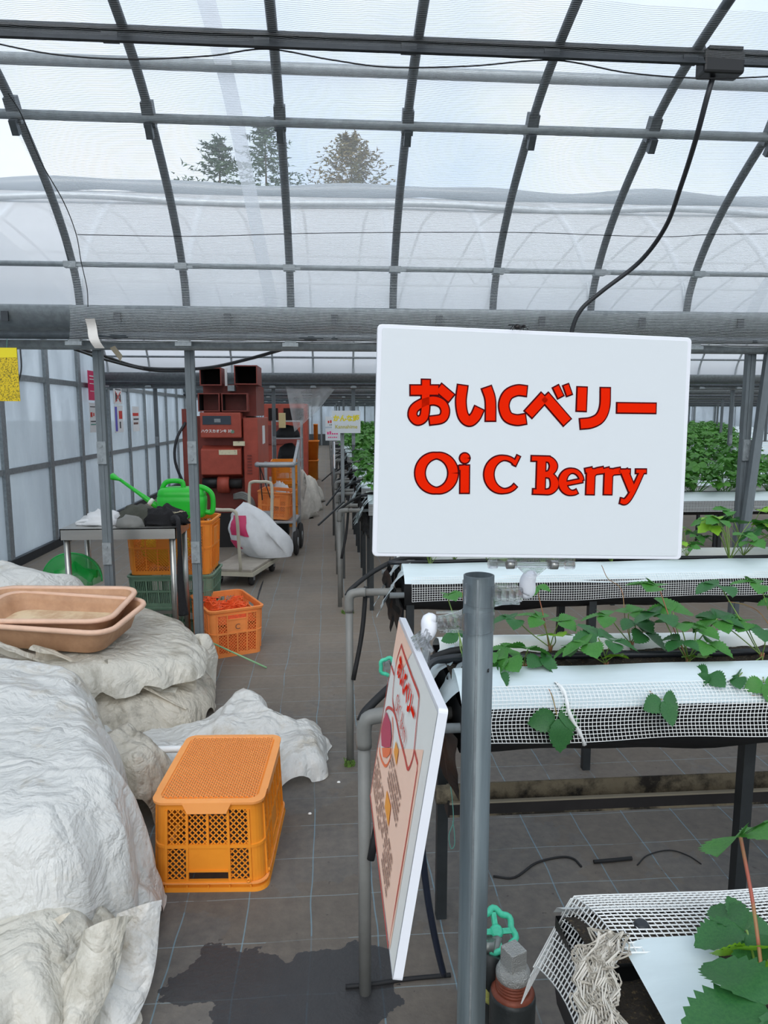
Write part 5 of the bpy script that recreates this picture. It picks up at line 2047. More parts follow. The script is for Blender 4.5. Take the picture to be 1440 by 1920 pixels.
# flat sheet lying towards the aisle
heap('plastic_sheet', [(-1.2, 2.80), (-0.66, 2.86), (-0.25, 2.80), (-0.05, 2.90), (-0.015, 3.1), (-0.06, 3.42), (-0.22, 3.34), (-0.36, 3.55), (-0.45, 3.66), (-0.62, 3.46), (-1.2, 3.3)],
     lambda x, y: 0.10 + 0.07 * math.sin(x * 7 + 1) * math.sin(y * 5), 0.08, 'sheet_clear', 0.20, 31, 'crumpled clear sheet spread on the floor behind the upturned crate', 0.008, scale=1.7)
heap('plastic_sheet', [(-0.98, 2.62), (-0.74, 2.56), (-0.64, 2.68), (-0.66, 2.86), (-0.8, 3.0), (-1.0, 2.98)],
     lambda x, y: 0.26, 0.12, 'sheet_dirty', 0.16, 71, 'stiff crumpled plastic bundle left of the upturned crate', 0.007, scale=2.4)
pt = empty('plastic_tube', atz(320, 1404, 0.2), label='short white plastic tube lying behind the upturned crate', cat='tube')
MB().tube([(-0.10, 0.0, 0), (0.16, 0.03, -0.02)], 0.014, 12).build('tube_body', 'white_pipe', pt)
# near heap
heap('plastic_sheet', [(-1.7, 1.30), (-0.95, 1.34), (-0.62, 1.46), (-0.55, 1.60), (-0.52, 1.75), (-0.56, 2.0), (-0.64, 2.3), (-0.75, 2.5), (-1.7, 2.6)],
     lambda x, y: 0.27 + 0.03 * math.sin(7 * x), 0.22, 'sheet_old', 0.20, 81, 'older greyish sheet hanging to the floor in the bottom left corner', 0.008, scale=1.5, power=1.5)
heap('plastic_sheet', [(-1.8, 1.66), (-1.0, 1.70), (-0.68, 1.74), (-0.575, 1.95), (-0.55, 2.14), (-0.64, 2.28), (-0.715, 2.48), (-0.90, 2.85), (-1.02, 3.10), (-1.4, 3.18), (-1.8, 3.14)],
     lambda x, y: 0.535 + 0.035 * math.sin(x * 3 + 1) - 0.05 * max(0, (x + 0.9)), 0.16, 'sheet_clear', 0.15, 91, 'big milky clear plastic sheet draped over the heap at the left edge', 0.008, scale=1.25, power=2.0, side=0.03)
heap('plastic_sheet', [(-0.70, 1.74), (-0.60, 1.74), (-0.535, 1.95), (-0.53, 2.16), (-0.60, 2.24), (-0.70, 2.22)],
     lambda x, y: 0.20, 0.14, 'sheet_clear', 0.09, 95, 'thin clear sheet corner touching the floor beside the upturned crate', 0.007, scale=2.2)

def fold(parent, a, b, wid, bulge, m, seed, across, n1=60, n2=26, ends=(1.0, 1.0)):
    """a long limp fold of sheet from a to b"""
    a, b, ac = Vector(a), Vector(b), Vector(across).normalized()
    t_ = (b - a).normalized()
    up_ = ac.cross(t_)
    if up_.z < 0:
        up_ = -up_
    cf = crumple(seed, 6, 3.0)
    cf2 = crumple(seed + 3, 6, 9.0)

    def f(u, v):
        w_ = wid * (ends[0] + (ends[1] - ends[0]) * u) * (1 + 0.12 * math.sin(5 * u + seed))
        p = a + (b - a) * u + ac * (w_ * (v - 0.5)) + up_ * (bulge * math.sin(math.pi * v) ** 0.8)
        k = cf(p.x, p.y, p.z) * 0.028 + cf2(p.x, p.y, p.z) * 0.008
        p = p + up_ * k + Vector((0, 0, -0.03 * math.sin(u * math.pi)))
        p.z = max(p.z, 0.003)
        return p
    return MB().grid(f, n1, n2).build('fold', m, parent)


old = [o for o in bpy.data.objects if o.get('label') == 'older greyish sheet hanging to the floor in the bottom left corner'][0]
fold(old, at(215, 1735, 1.70), at(-40, 1960, 1.50), 0.17, 0.055, 'sheet_old', 3, (0.8, 0.3, 0.25), ends=(0.55, 1.0))
fold(old, at(110, 1725, 1.72), at(-120, 1880, 1.60), 0.14, 0.05, 'sheet_dirty', 4, (0.7, 0.2, 0.35), ends=(0.5, 1.0))
fold(old, at(262, 1700, 1.80), at(205, 1935, 1.62), 0.13, 0.03, 'sheet_clear', 5, (1, 0.3, 0.1))
fold(old, at(200, 1730, 1.68), at(120, 1960, 1.52), 0.11, 0.045, 'sheet_old', 6, (1, 0.2, 0.2))
lay = [o for o in bpy.data.objects if o.get('label') == 'folded grey plastic sheet, upper layer under the beige tubs'][0]
fold(lay, at(60, 1225, 3.34), at(366, 1288, 3.58), 0.11, 0.045, 'sheet_dirty', 11, (0.0, -1, 0.9), 90, 20, (1.0, 0.7))
fold(lay, at(-40, 1205, 3.36), at(330, 1305, 3.52), 0.10, 0.04, 'sheet_old', 12, (0.0, -1, 0.9), 90, 20, (1.0, 0.6))
fold(lay, at(200, 1245, 3.42), at(350, 1335, 3.45), 0.10, 0.03, 'sheet_dirty', 13, (0.0, -1, 0.9), 40, 16, (1.0, 0.7))

# ------------------------------------------------------------------ beige tubs
def tub(loc, rot, label, fill):
    t = empty('beige_tub', loc, 0, label, 'tub', 'beige tubs')
    t.rotation_euler = rot
    L, W, H = 0.375, 0.255, 0.128
    sh = MB()
    sh.rings([rrect(L * k, W * k, 0.09 * k, 6, z) for k, z in ((0.82, 0.0), (0.85, 0.006), (0.92, 0.09), (0.985, H), (0.965, H), (0.90, 0.09), (0.83, 0.012), (0.80, 0.010))], True, True, True)
    sh.build('shell', 'tub_beige', t)
    rm = MB()
    rg = [rrect(L + d, W + d, 0.10 + d, 6, z) for d, z in ((-0.010, H - 0.014), (0.012, H - 0.016), (0.018, H - 0.006), (0.014, H + 0.006), (-0.004, H + 0.006), (-0.012, H))]
    rm.rings([list(x) for x in zip(*rg)] + [[r_[0] for r_ in rg]], True)
    rm.build('rim', 'tub_rim', t)
    MB().rings([rrect(L * 0.84, W * 0.84, 0.08, 6, z) for z in (0.011, 0.018)], True, True, True).build('dried_residue', 'tub_inside', t)
    return t


tub((-1.385, 3.68, 0.432), (R(3), R(3), R(-8)), 'lower beige plastic tub, dusty, on the sheet heap', 0)
tub((-1.43, 3.72, 0.462), (R(4), R(1), R(-2)), 'upper beige plastic tub nested tilted in the other one', 1)

# green mesh cover behind the heap
gd = empty('green_mesh_cover', (-1.66, 4.70, 0.47), label='translucent green mesh cover standing behind the plastic heap', cat='mesh cover')
cgd = crumple(52, 5, 2.0)
dm = MB().lathe([(0.19 * math.cos(a), 0.19 * math.sin(a)) for a in np.linspace(0, 1.5, 9)], 26, cap0=False)
dm.warp(lambda x, y, z: (x + 0.012 * cgd(x, y, z), y, z + 0.008 * cgd(z, x, y)))
dm.build('mesh_dome', 'green_mesh', gd)
MB().tube([(0.19 * math.cos(a), 0, 0.19 * math.sin(a)) for a in np.linspace(0, math.pi, 24)], 0.004, 6).build('hoop', 'net_green', gd)
fm2 = MB()
for (a, b) in (((-0.1, 0, 0.05), (0.05, -0.05, 0.1)), ((0.02, -0.03, 0.12), (0.15, -0.06, 0.03)), ((0.05, 0.02, 0.06), (0.16, 0.0, 0.05))):
    fm2.bar(a, b, 0.02, 0.05)
fm2.build('folded_edge', 'net_green', gd)

# stick on the floor
gs = empty('green_stick', (-0.62, 4.60, 0), label='thin pale green garden stake lying against the crate stamped C', cat='stake')
a_, b_2 = at(386, 1200, 4.42), atz(500, 1252, 0.006)
MB().tube([a_ - Vector((-0.62, 4.60, 0)), b_2 - Vector((-0.62, 4.60, 0))], 0.0055, 8).build('stake_rod', 'stick_green', gs)
# ------------------------------------------------------------------ red hot-air heater
def box_open(m, a, b, t=0.012):
    """a duct mouth: four walls, open to the front (-y) with a back"""
    m.bbox((a[0], a[1], a[2]), (a[0] + t, b[1], b[2])).bbox((b[0] - t, a[1], a[2]), (b[0], b[1], b[2]))
    m.bbox((a[0] + t, a[1], a[2]), (b[0] - t, b[1], a[2] + t)).bbox((a[0] + t, a[1], b[2] - t), (b[0] - t, b[1], b[2]))
    return m


ht = empty('hot_air_heater', (-1.10, 8.35, 0), label='big red hot-air heater with four dark duct mouths on top', cat='heater')
bevel(MB().bbox((-0.46, 0.10, 0.10), (0.16, 1.4, 1.52)).build('cabinet', 'heater_dark', ht), 0.01)
bevel(MB().bbox((0.14, 0.0, 0.40), (0.305, 1.45, 1.50)).build('side_cabinet', 'heater_red', ht), 0.008)
MB().bbox((-0.44, 0.05, 0.0), (0.29, 1.4, 0.40)).build('plinth', 'heater_base', ht)
up_ = bevel(MB().bbox((-0.33, -0.06, 1.275), (0.125, 0.12, 1.562)).build('upper_panel', 'heater_red', ht), 0.012)
MB().bbox((-0.300, -0.066, 1.425), (0.015, -0.058, 1.522)).build('display_window', 'display_dark', up_)
MB().bbox((-0.17, -0.068, 1.45), (-0.10, -0.065, 1.49)).build('display_digits', 'galv', up_)
lettering('ハウスカオンキ 37', 0.041, 'print_white', up_, (-0.150, -0.0665, 1.350), (R(90), 0, 0), 0.0012)
MB().lathe([(0.02, 0), (0.02, 0.004)], 14, Matrix.Translation((0.03, -0.060, 1.345)) @ Matrix.Rotation(R(90), 4, 'X')).build('emblem', 'crate_green', up_)
lo_ = MB()
lo_.add([(-0.335, -0.06, 0.86), (0.115, -0.06, 0.86), (0.115, -0.06, 1.145), (-0.335, -0.06, 1.145), (-0.335, 0.12, 0.80), (0.115, 0.12, 0.80), (0.115, 0.12, 1.19), (-0.335, 0.12, 1.19)],
        [(0, 1, 2, 3), (7, 6, 5, 4), (0, 4, 5, 1), (1, 5, 6, 2), (2, 6, 7, 3), (3, 7, 4, 0)])
lp_ = bevel(lo_.build('lower_panel', 'heater_red', ht), 0.01)
MB().bbox((-0.130, -0.066, 1.085), (0.075, -0.058, 1.140)).build('rating_label', 'label_cream', lp_)
MB().bbox((0.03, -0.05, 1.185), (0.16, -0.02, 1.235)).build('switch_plate', 'label_cream', ht)
for k in range(7):
    MB().bbox((0.18, -0.008, 0.86 + 0.034 * k), (0.23, 0.004, 0.876 + 0.034 * k)).build('louvre_slat', 'heater_dark', ht)
MB().tube([(-0.33, 0.0, 0.76), (-0.12, 0.0, 0.76)], 0.06, 16).build('burner_tube', 'black_plastic', ht)
MB().tube([(-0.16, 0.02, 0.74), (-0.03, 0.02, 0.74)], 0.10, 18).build('fan_housing', 'heater_red', ht)
MB().tube([(-0.03, 0.0, 0.75), (0.11, 0.0, 0.75)], 0.055, 14).build('blower_motor', 'heater_base', ht)
for k in range(4):
    MB().tube(catmull([(0.02, -0.02, 0.62 - 0.012 * k), (0.14, -0.10, 0.65 - 0.02 * k), (0.24, -0.12, 0.57 - 0.02 * k), (0.27, -0.10, 0.42)], 5), 0.017, 8).build('hose', 'pvc_grey', ht)
MB().bbox((0.306, 0.55, 1.18), (0.313, 0.85, 1.40)).build('certificate_plate', 'poster_white', ht)
MB().bbox((-0.54, 0.0, 0.45), (-0.45, 0.35, 1.60)).build('control_box', 'heater_dark', ht)
for (x0, x1, z0, z1, y0) in ((-0.345, -0.105, 1.570, 1.775, -0.06), (-0.085, 0.205, 1.570, 1.775, -0.06), (-0.325, -0.085, 1.860, 2.06, -0.02), (0.07, 0.325, 1.868, 2.08, -0.12)):
    mo = box_open(MB(), (x0, y0, z0), (x1, 0.42, z1)).build('duct_mouth', 'heater_dark', ht)
    MB().bbox((x0 + 0.012, 0.30, z0 + 0.012), (x1 - 0.012, 0.42, z1 - 0.012)).build('duct_inside', 'heater_inner', mo)
    i_ = 0.0125
    li = MB()
    for q in (x0 + i_, x1 - i_):
        li.bbox((q - 0.0005, y0 + 0.02, z0 + i_), (q + 0.0005, 0.3, z1 - i_))
    for q in (z0 + i_, z1 - i_):
        li.bbox((x0 + i_, y0 + 0.02, q - 0.0005), (x1 - i_, 0.3, q + 0.0005))
    li.build('duct_lining', 'heater_inner', mo)
MB().bbox((-0.32, 0.16, 1.52), (0.28, 1.2, 1.88)).build('plenum', 'heater_dark', ht)
MB().bbox((-0.02, 0.0, 1.80), (0.055, 0.17, 1.865)).build('latch', 'galv', ht)
MB().bbox((-0.055, 0.05, 1.86), (-0.03, 0.08, 2.06)).build('white_strip', 'white_pipe', ht)
MB().tube(catmull([(-0.50, 0.0, 1.45), (-0.60, -0.05, 1.25), (-0.62, -0.05, 1.0), (-0.52, -0.02, 0.7)], 5), 0.016, 8).build('power_cable', 'cable', ht)

# second heater far behind
h2_ = empty('hot_air_heater', (-0.95, 15.6, 0), label='distant red heater beyond the hanging film', cat='heater')
bevel(MB().bbox((-0.4, 0, 0.2), (0.52, 1.0, 1.75)).build('cabinet', 'heater_red', h2_), 0.01)
for x in (-0.3, 0.02, 0.24):
    MB().bbox((x, -0.03, 1.4), (x + 0.2, 0.0, 1.66)).build('duct_mouth', 'heater_inner', h2_)
MB().bbox((-0.38, -0.04, 0.9), (0.3, 0.0, 1.3)).build('front_panel', 'heater_dark', h2_)

# ------------------------------------------------------------------ platform trolley and bag
tr_ = empty('platform_trolley', (-0.83, 6.80, 0), R(-14), 'cream folding platform trolley with two tube handles', 'trolley')
bevel(MB().bbox((-0.16, -0.37, 0.135), (0.24, 0.40, 0.165)).build('deck', 'trolley_deck', tr_), 0.008)
MB().bbox((-0.17, -0.38, 0.10), (0.25, 0.41, 0.137)).build('deck_rim', 'trolley_cream', tr_)
for (y0, hz, nm) in ((-0.36, 0.70, 0), (0.30, 0.88, 1)):
    w0, w1 = (-0.13, 0.13) if nm == 0 else (-0.03, 0.20)
    lean = -0.06 if nm == 0 else 0.05
    MB().tube(catmull([(w0, y0, 0.15), (w0, y0 + lean * 0.5, hz * 0.55), (w0, y0 + lean, hz - 0.06), (w0 + 0.03, y0 + lean, hz), ((w0 + w1) / 2, y0 + lean, hz + 0.004), (w1 - 0.03, y0 + lean, hz),
                       (w1, y0 + lean, hz - 0.06), (w1, y0 + lean * 0.5, hz * 0.55), (w1, y0, 0.15)], 5), 0.0155, 10).build('handle', 'trolley_cream', tr_)
MB().bbox((-0.03, 0.33, 0.46), (0.20, 0.337, 0.60)).build('handle_plate', 'cart_alu', tr_)
for sx in (-0.11, 0.20):
    for sy in (-0.28, 0.30):
        wh = MB().lathe([(0.02, -0.02), (0.05, -0.018), (0.056, 0), (0.05, 0.018), (0.02, 0.02)], 18, Matrix.Translation((sx, sy, 0.056)) @ Matrix.Rotation(R(90), 4, 'Y')).build('wheel', 'tyre', tr_)
        MB().bbox((sx - 0.028, sy - 0.012, 0.05), (sx + 0.028, sy + 0.012, 0.12)).build('wheel_fork', 'cart_alu', wh)
MB().lathe([(0.05, -0.008), (0.05, 0.008)], 18, Matrix.Translation((-0.03, 0.30, 0.19)) @ Matrix.Rotation(R(90), 4, 'X')).build('hinge_disc', 'trolley_cream', tr_)

wbg = empty('fertiliser_sack', (-0.70, 7.02, 0.17), R(-8), 'white plastic sack with crimson print slumped on the trolley', 'sack')
cfb = crumple(61, 6, 1.3)
sk = MB()


def sack(u, v):
    a = 2 * math.pi * u
    r_ = 0.30 * (1 - 0.35 * v) if v < 0.95 else 0.06
    r_ = 0.31 * math.sin(math.pi * min(1, 0.22 + v * 0.74)) ** 0.8 * (1 - 0.25 * v)
    x, y, z = r_ * math.cos(a) * 1.0, r_ * 0.62 * math.sin(a), 0.52 * v
    x += 0.13 * (1 - v) ** 2 - 0.10 * v
    k = 0.06 * cfb(x * 1.6, y * 1.6, z * 1.6)
    return Vector((x + k, y + k, z + (0.5 * k if v > 0.05 else 0)))


sk.grid(sack, 40, 28)
sk.build('sack_body', 'bag_white', wbg)
pm = MB()


def sackp(u, v):
    p = sack(0.60 + 0.14 * u, 0.42 + 0.36 * v)
    return p + Vector((-0.002, -0.008, 0))


pm.grid(sackp, 10, 10)
pm.build('printed_patch', 'bag_red', wbg)
MB().grid(lambda u, v: sack(0.53 + 0.10 * u, 0.16 + 0.16 * v) + Vector((-0.004, -0.008, 0)), 8, 8).build('printed_patch', 'bag_red', wbg)

# ------------------------------------------------------------------ cage cart with crate
cc = empty('harvest_cart', (-0.545, 8.06, 0), R(-4), 'grey metal harvest cart with high side frame in the aisle', 'cart')
bevel(MB().bbox((-0.22, -0.24, 0.36), (0.20, 0.30, 0.385)).build('tray', 'cart_alu', cc), 0.004)
for (x, y, z1) in ((0.19, -0.23, 1.0), (0.19, 0.29, 1.25), (-0.19, 0.29, 1.0)):
    MB().bar((x, y, 0.2), (x, y, z1), 0.036, 0.03).build('upright', 'cart_alu', cc)
MB().tube(catmull([(0.20, -0.24, 1.0), (-0.12, -0.25, 1.0), (-0.20, -0.22, 1.0), (-0.21, -0.15, 1.0)], 5), 0.028, 10).build('push_bar', 'cart_alu', cc)
MB().bbox((-0.21, -0.25, 0.99), (0.21, 0.0, 1.012)).build('top_shelf', 'cart_alu', cc)
MB().bar((0.19, -0.23, 0.98), (0.19, 0.29, 1.22), 0.03).build('side_rail', 'cart_alu', cc)
MB().bar((0.19, 0.29, 0.98), (-0.19, 0.29, 0.98), 0.03).build('side_rail', 'cart_alu', cc)
for (x, y) in ((0.20, -0.18), (0.20, 0.26), (-0.18, -0.18), (-0.18, 0.26)):
    wh = MB().lathe([(0.06, -0.02), (0.135, -0.022), (0.15, 0), (0.135, 0.022), (0.06, 0.02)], 24, Matrix.Translation((x, y, 0.15)) @ Matrix.Rotation(R(90), 4, 'Y')).build('wheel', 'tyre', cc)
    MB().lathe([(0.01, -0.026), (0.05, -0.024), (0.05, 0.024), (0.01, 0.026)], 14, Matrix.Translation((x, y, 0.15)) @ Matrix.Rotation(R(90), 4, 'Y')).build('hub', 'cart_alu', wh)
    MB().bar((x - 0.03, y, 0.15), (x - 0.03, y, 0.37), 0.02).build('axle_leg', 'cart_alu', cc)
MB().bar((-0.17, -0.26, 0.99), (-0.06, -0.26, 0.64), 0.03, 0.006).build('black_strap', 'black_rubber', cc)
MB().bar((-0.17, -0.255, 0.99), (-0.15, -0.255, 0.62), 0.04, 0.006).build('black_strap', 'black_rubber', cc)
oc = crate('orange_crate', 0.46, 0.36, 0.30, 'orange_worn', (-0.585, 8.09, 0.388), R(-6), 'worn orange crate tilted on the harvest cart', marg=None)
oc.rotation_euler = (0, R(4), R(-6))
oc.location.z = 0.402
# stacked orange crates, sacks and odd things further down the aisle
for i, (x, y, z, h) in enumerate(((-0.60, 10.1, 0.0, 0.30), (-0.60, 10.1, 0.302, 0.30), (-0.60, 10.1, 0.604, 0.30))):
    crate('orange_crate', 0.5, 0.36, h, 'orange_plastic', (x, y, z), R(2), ('bottom', 'middle', 'top')[i] + ' orange crate of the stack behind the harvest cart', group='orange crates behind the cart')


def sackpile(loc, sc, seed, label, m='sack_grey'):
    t = empty('white_sack', loc, label=label, cat='sack', group='sacks down the aisle')
    lump('sack_body', m, t, (0, 0, 0), sc, seed, 0.55, 26, sx=2.4)
    return t


sackpile((-0.52, 10.9, 0), (0.30, 0.42, 0.78), 71, 'tall grey-white heap of sacks behind the stacked crates')
sackpile((-0.36, 11.7, 0), (0.26, 0.40, 0.55), 72, 'low white sack bulging into the aisle')
sackpile((-0.30, 12.9, 0), (0.22, 0.5, 0.30), 73, 'small white sack lying farther down the aisle')
sackpile((-0.62, 9.30, 0.45), (0.14, 0.14, 0.22), 74, 'white round bag beside the orange crate stack', 'bag_white')
MB().bbox((-0.74, 9.2, 0), (-0.5, 9.42, 0.45))
bx9 = empty('grey_bin', (-0.62, 9.30, 0), label='dark bin under the white round bag', cat='bin')
MB().rings([rrect(0.11, 0.11, 0.03, 4, z) for z in (0, 0.45)], True, True, True).build('bin_body', 'leg_dark', bx9)
cg = empty('cage_trolley', (-0.72, 13.2, 0), label='dark wire cage trolley beyond the sacks', cat='trolley')
for x in (-0.25, 0.25):
    for y in (-0.3, 0.3):
        MB().bar((x, y, 0.05), (x, y, 1.42), 0.03).build('upright', 'cart_alu', cg)
for z in (0.25, 0.7, 1.1, 1.4):
    MB().bbox((-0.26, -0.31, z), (0.26, 0.31, z + 0.02)).build('shelf', 'cart_alu', cg)
lump('dark_load', 'black_cloth', cg, (0, 0, 0.72), (0.2, 0.22, 0.30), 81, 0.3, 16)
lump('dark_load', 'black_cloth', cg, (0, 0, 1.12), (0.22, 0.22, 0.22), 82, 0.3, 16)
for i, (x, y, z, h) in enumerate(((-0.46, 16.3, 0.0, 0.5), (-0.42, 16.5, 0.5, 0.42), (-0.28, 17.2, 0.0, 1.28))):
    t = empty('orange_tub', (x, y, z), label=('low orange tub far down the aisle', 'orange tub stacked on another far down the aisle', 'upright orange board behind the far tubs')[i], cat='tub')
    m = MB()
    w_ = (0.24, 0.22, 0.05)[i]
    m.rings([rrect(w_ * k, 0.25 * k, 0.04 * k, 4, q) for k, q in ((0.85, 0), (1.0, h), (1.05, h), (1.05, h + 0.02), (0.95, h + 0.02), (0.94, h), (0.8, 0.02))], True, True, True)
    m.build('tub_body', 'orange_deep', t)

# ------------------------------------------------------------------ variety signs farther along
def far_sign(px0, py0, px1, py1, y, lines, label, polex=None, cat='sign', tilt=0):
    a, b = at(px0, py0, y), at(px1, py1, y)
    c = (a + b) / 2
    w_, h_ = abs(b.x - a.x), abs(a.z - b.z)
    t = empty('variety_sign', c, R(tilt), label, 'sign')
    MB().bbox((-w_ / 2, -0.004, -h_ / 2), (w_ / 2, 0.004, h_ / 2)).build('board', 'sign_white', t)
    for (body, size, m, dz, off) in lines:
        lettering(body, size, m, t, (0, -0.0055, dz), (R(90), 0, 0), off)
    return t


far_sign(622, 770, 676, 812, 6.66, [('かんな姫', 0.060, 'print_yellow', 0.03, 0.0028), ('Kannahime', 0.046, 'print_olive', -0.045, 0.0008)],
         'small white sign with yellow lettering on a thin pole beside the benches')
for (r_, rows, lab) in (((610, 781, 640, 800), (('print_red', 0.0, 0.14, 0.034), ('print_dark', -0.04, 0.10, 0.012)), 'upper small white sign with red print behind the yellow-lettered sign'),
                        ((610, 803, 638, 826), (('print_pink', 0.02, 0.14, 0.040), ('print_pink', -0.035, 0.12, 0.014)), 'lower small white sign with pink print behind the yellow-lettered sign')):
    t = far_sign(*r_, 9.105, [], lab)
    for (mm, dz, w_, h_) in rows:
        q = MB()
        for k in range(5):
            x = -w_ / 2 + w_ * k / 5
            q.bbox((x, -0.0055, dz - h_ / 2), (x + w_ / 7, -0.0045, dz + h_ * (0.5 if k % 2 else 0.3)))
        tag(q.build('print_line', mm, t), kind='stuff')
for (px, y, z1, lab) in ((643, 6.69, 1.40, 'thin grey pole carrying the yellow-lettered sign'), (626, 9.13, 1.52, 'thin pole carrying the two small signs with red and pink print')):
    b0 = at(px, 960, y)
    t = empty('sign_pole', (b0.x, y, 0), label=lab, cat='pole')
    MB().tube([(0, 0, 0), (0, 0, z1)], 0.017, 10).build('tube', 'pipe_leg', t)
    MB().bbox((-0.02, -0.02, z1 - 0.03), (0.05, -0.005, z1)).build('clip', 'clip_joint', t)
b0 = at(628, 850, 7.9)
t = empty('info_sign', b0, label='small information board seen edge-on on the farther bench end', cat='sign')
MB().bbox((-0.012, -0.2, -0.15), (0.0, 0.2, 0.12)).build('board', 'sign_edge', t)
MB().bbox((-0.014, -0.19, -0.14), (-0.012, 0.19, -0.02)).build('printed_sheet', 'sign_peach', t)

# ------------------------------------------------------------------ posters on the film wall
def poster(px0, py0, px1, py1, m, label, marks):
    a, b = atx(px0, py0, XL + 0.075), atx(px1, py1, XL + 0.075)
    y0, y1 = sorted((a.y, b.y))
    z1, z0 = max(a.z, b.z), min(a.z, b.z)
    t = empty('poster', (XL + 0.075, (y0 + y1) / 2, (z0 + z1) / 2), label=label, cat='poster')
    W_, H_ = y1 - y0, z1 - z0
    MB().bbox((-0.004, -W_ / 2, -H_ / 2), (0, W_ / 2, H_ / 2)).build('sheet', m, t)
    for (u0, v0, u1, v1, mm) in marks:
        MB().bbox((0.0005, -W_ / 2 + u0 * W_, -H_ / 2 + v0 * H_), (0.0015, -W_ / 2 + u1 * W_, -H_ / 2 + v1 * H_)).build('print_mark', mm, t)
    return t, W_, H_


poster(164, 694, 181, 751, 'poster_red', 'pink-red poster on the film wall beside the gutter post', [(0.2, 0.8, 0.9, 0.84, 'print_white'), (0.2, 0.7, 0.9, 0.73, 'print_white'), (0.2, 0.55, 0.9, 0.58, 'print_white'), (0.2, 0.3, 0.9, 0.32, 'print_white')])
poster(167, 755, 184, 810, 'poster_white', 'white notice with red heading below the pink-red poster', [(0.1, 0.52, 0.35, 0.68, 'print_red'), (0.45, 0.55, 0.6, 0.66, 'print_red'), (0.1, 0.85, 0.8, 0.88, 'print_dark'), (0.1, 0.35, 0.8, 0.39, 'print_dark'), (0.1, 0.25, 0.8, 0.29, 'string_teal')])
t, W_, H_ = poster(211, 704, 229, 758, 'poster_white', 'white notice with a red cross on the film wall', [(0.15, 0.86, 0.9, 0.90, 'print_dark'), (0.15, 0.74, 0.9, 0.79, 'print_dark'), (0.05, 0.72, 0.2, 0.92, 'print_red'), (0.2, 0.1, 0.4, 0.4, 'print_dark'), (0.7, 0.1, 0.85, 0.35, 'print_dark'), (0.2, 0.5, 0.9, 0.54, 'print_dark')])
MB().bar((0.002, -W_ * 0.3, -H_ * 0.42), (0.002, W_ * 0.35, -H_ * 0.05), 0.02, 0.002, up=(1, 0, 0)).build('cross_stroke', 'print_red', t)
MB().bar((0.002, W_ * 0.3, -H_ * 0.42), (0.002, -W_ * 0.3, -H_ * 0.05), 0.02, 0.002, up=(1, 0, 0)).build('cross_stroke', 'print_red', t)
poster(214, 760, 232, 810, 'poster_white', 'white notice with violet stripe below the red-cross notice', [(0.05, 0.05, 0.3, 0.95, 'print_blue'), (0.5, 0.5, 0.9, 0.8, 'print_red'), (0.55, 0.15, 0.7, 0.4, 'print_dark')])
poster(248, 762, 262, 808, 'poster_white', 'white notice with red lines, farthest along the film wall', [(0.0, 0.62, 0.9, 0.74, 'print_red'), (0.1, 0.46, 0.9, 0.52, 'print_dark'), (0.1, 0.28, 0.8, 0.36, 'print_brown')])

# ------------------------------------------------------------------ sticky trap, paper scraps, cables
st0 = at(12, 652, 3.97)
sy = empty('sticky_trap', st0, label='yellow sticky insect trap hanging below the gutter at the left edge', cat='insect trap')
MB().bbox((-0.055, -0.002, -0.275), (0.052, 0.002, 0.0)).build('trap_sheet', 'sticky_yellow', sy)
MB().bbox((-0.055, -0.003, -0.05), (0.052, 0.003, -0.0)).build('trap_top', 'print_yellow', sy)
MB().tube([(0, 0, -0.01), (0, 0.02, 0.06)], 0.0015, 5).build('hanger_wire', 'string_teal', sy)

sc_ = empty('paper_scrap', at(178, 625, 3.96), label='torn pale paper strip hanging from the gutter above the post', cat='paper')
cps = crumple(91, 4, 3)


def scrap(u, v):
    x = (u - 0.5) * 0.05 + 0.045 * v * v - 0.01
    z = 0.07 - 0.15 * v
    return Vector((x, -0.04 + 0.02 * math.sin(6 * v) + 0.01 * cps(x, v * 0.2, z), z))


MB().grid(scrap, 6, 14).build('paper_strip', 'paper', sc_)
sc2 = empty('card_scrap', at(217, 663, 4.0), label='brown scrap of card dangling right of the paper strip', cat='card')
MB().add([(-0.03, 0, 0.03), (0.0, -0.01, 0.04), (0.035, 0.0, -0.01), (0.02, 0.01, -0.04)], [(0, 1, 2, 3)]).build('card_piece', 'card_brown', sc2)


def cable(name, pts, r, m, label, cat='cable', n=8):
    P = [at(*p) for p in pts]
    o = MB().tube(catmull(P, n), r, 8).build(name, m)
    return tag(o, label, cat)


cable('power_cable', [(1338, 140, 3.03), (1325, 185, 3.02), (1305, 260, 3.10), (1278, 345, 3.32), (1248, 425, 3.6), (1200, 490, 3.78), (1130, 545, 3.84), (1090, 580, 3.86), (1073, 618, 3.88), (1070, 660, 3.9)], 0.0115, 'cable',
      'thick black cable curving down from the black box to the gutter')
bxk = empty('junction_box', at(1350, 122, 3.02), label='black plastic box hung under the fixing rail at upper right', cat='box')
bevel(MB().bbox((-0.085, -0.04, -0.045), (0.085, 0.04, 0.045)).build('box_body', 'black_plastic', bxk), 0.01)
MB().bbox((-0.07, -0.045, 0.04), (0.07, 0.03, 0.052)).build('box_lid', 'black_plastic', bxk)
MB().tube([(-0.06, 0, 0.04), (-0.06, 0.03, 0.09)], 0.006, 6).build('hook', 'black_plastic', bxk)
cable('thin_wire', [(-40, 70, 3.0), (0, 83, 3.0), (110, 103, 3.0), (240, 111, 3.0), (390, 105, 3.0), (500, 92, 3.0), (620, 112, 3.0), (730, 126, 3.0), (880, 124, 3.0), (1040, 113, 3.0), (1180, 137, 3.0), (1330, 147, 3.0), (1480, 142, 3.0)], 0.003, 'black_plastic',
      'thin black wire swagged along under the fixing rail', 'wire')
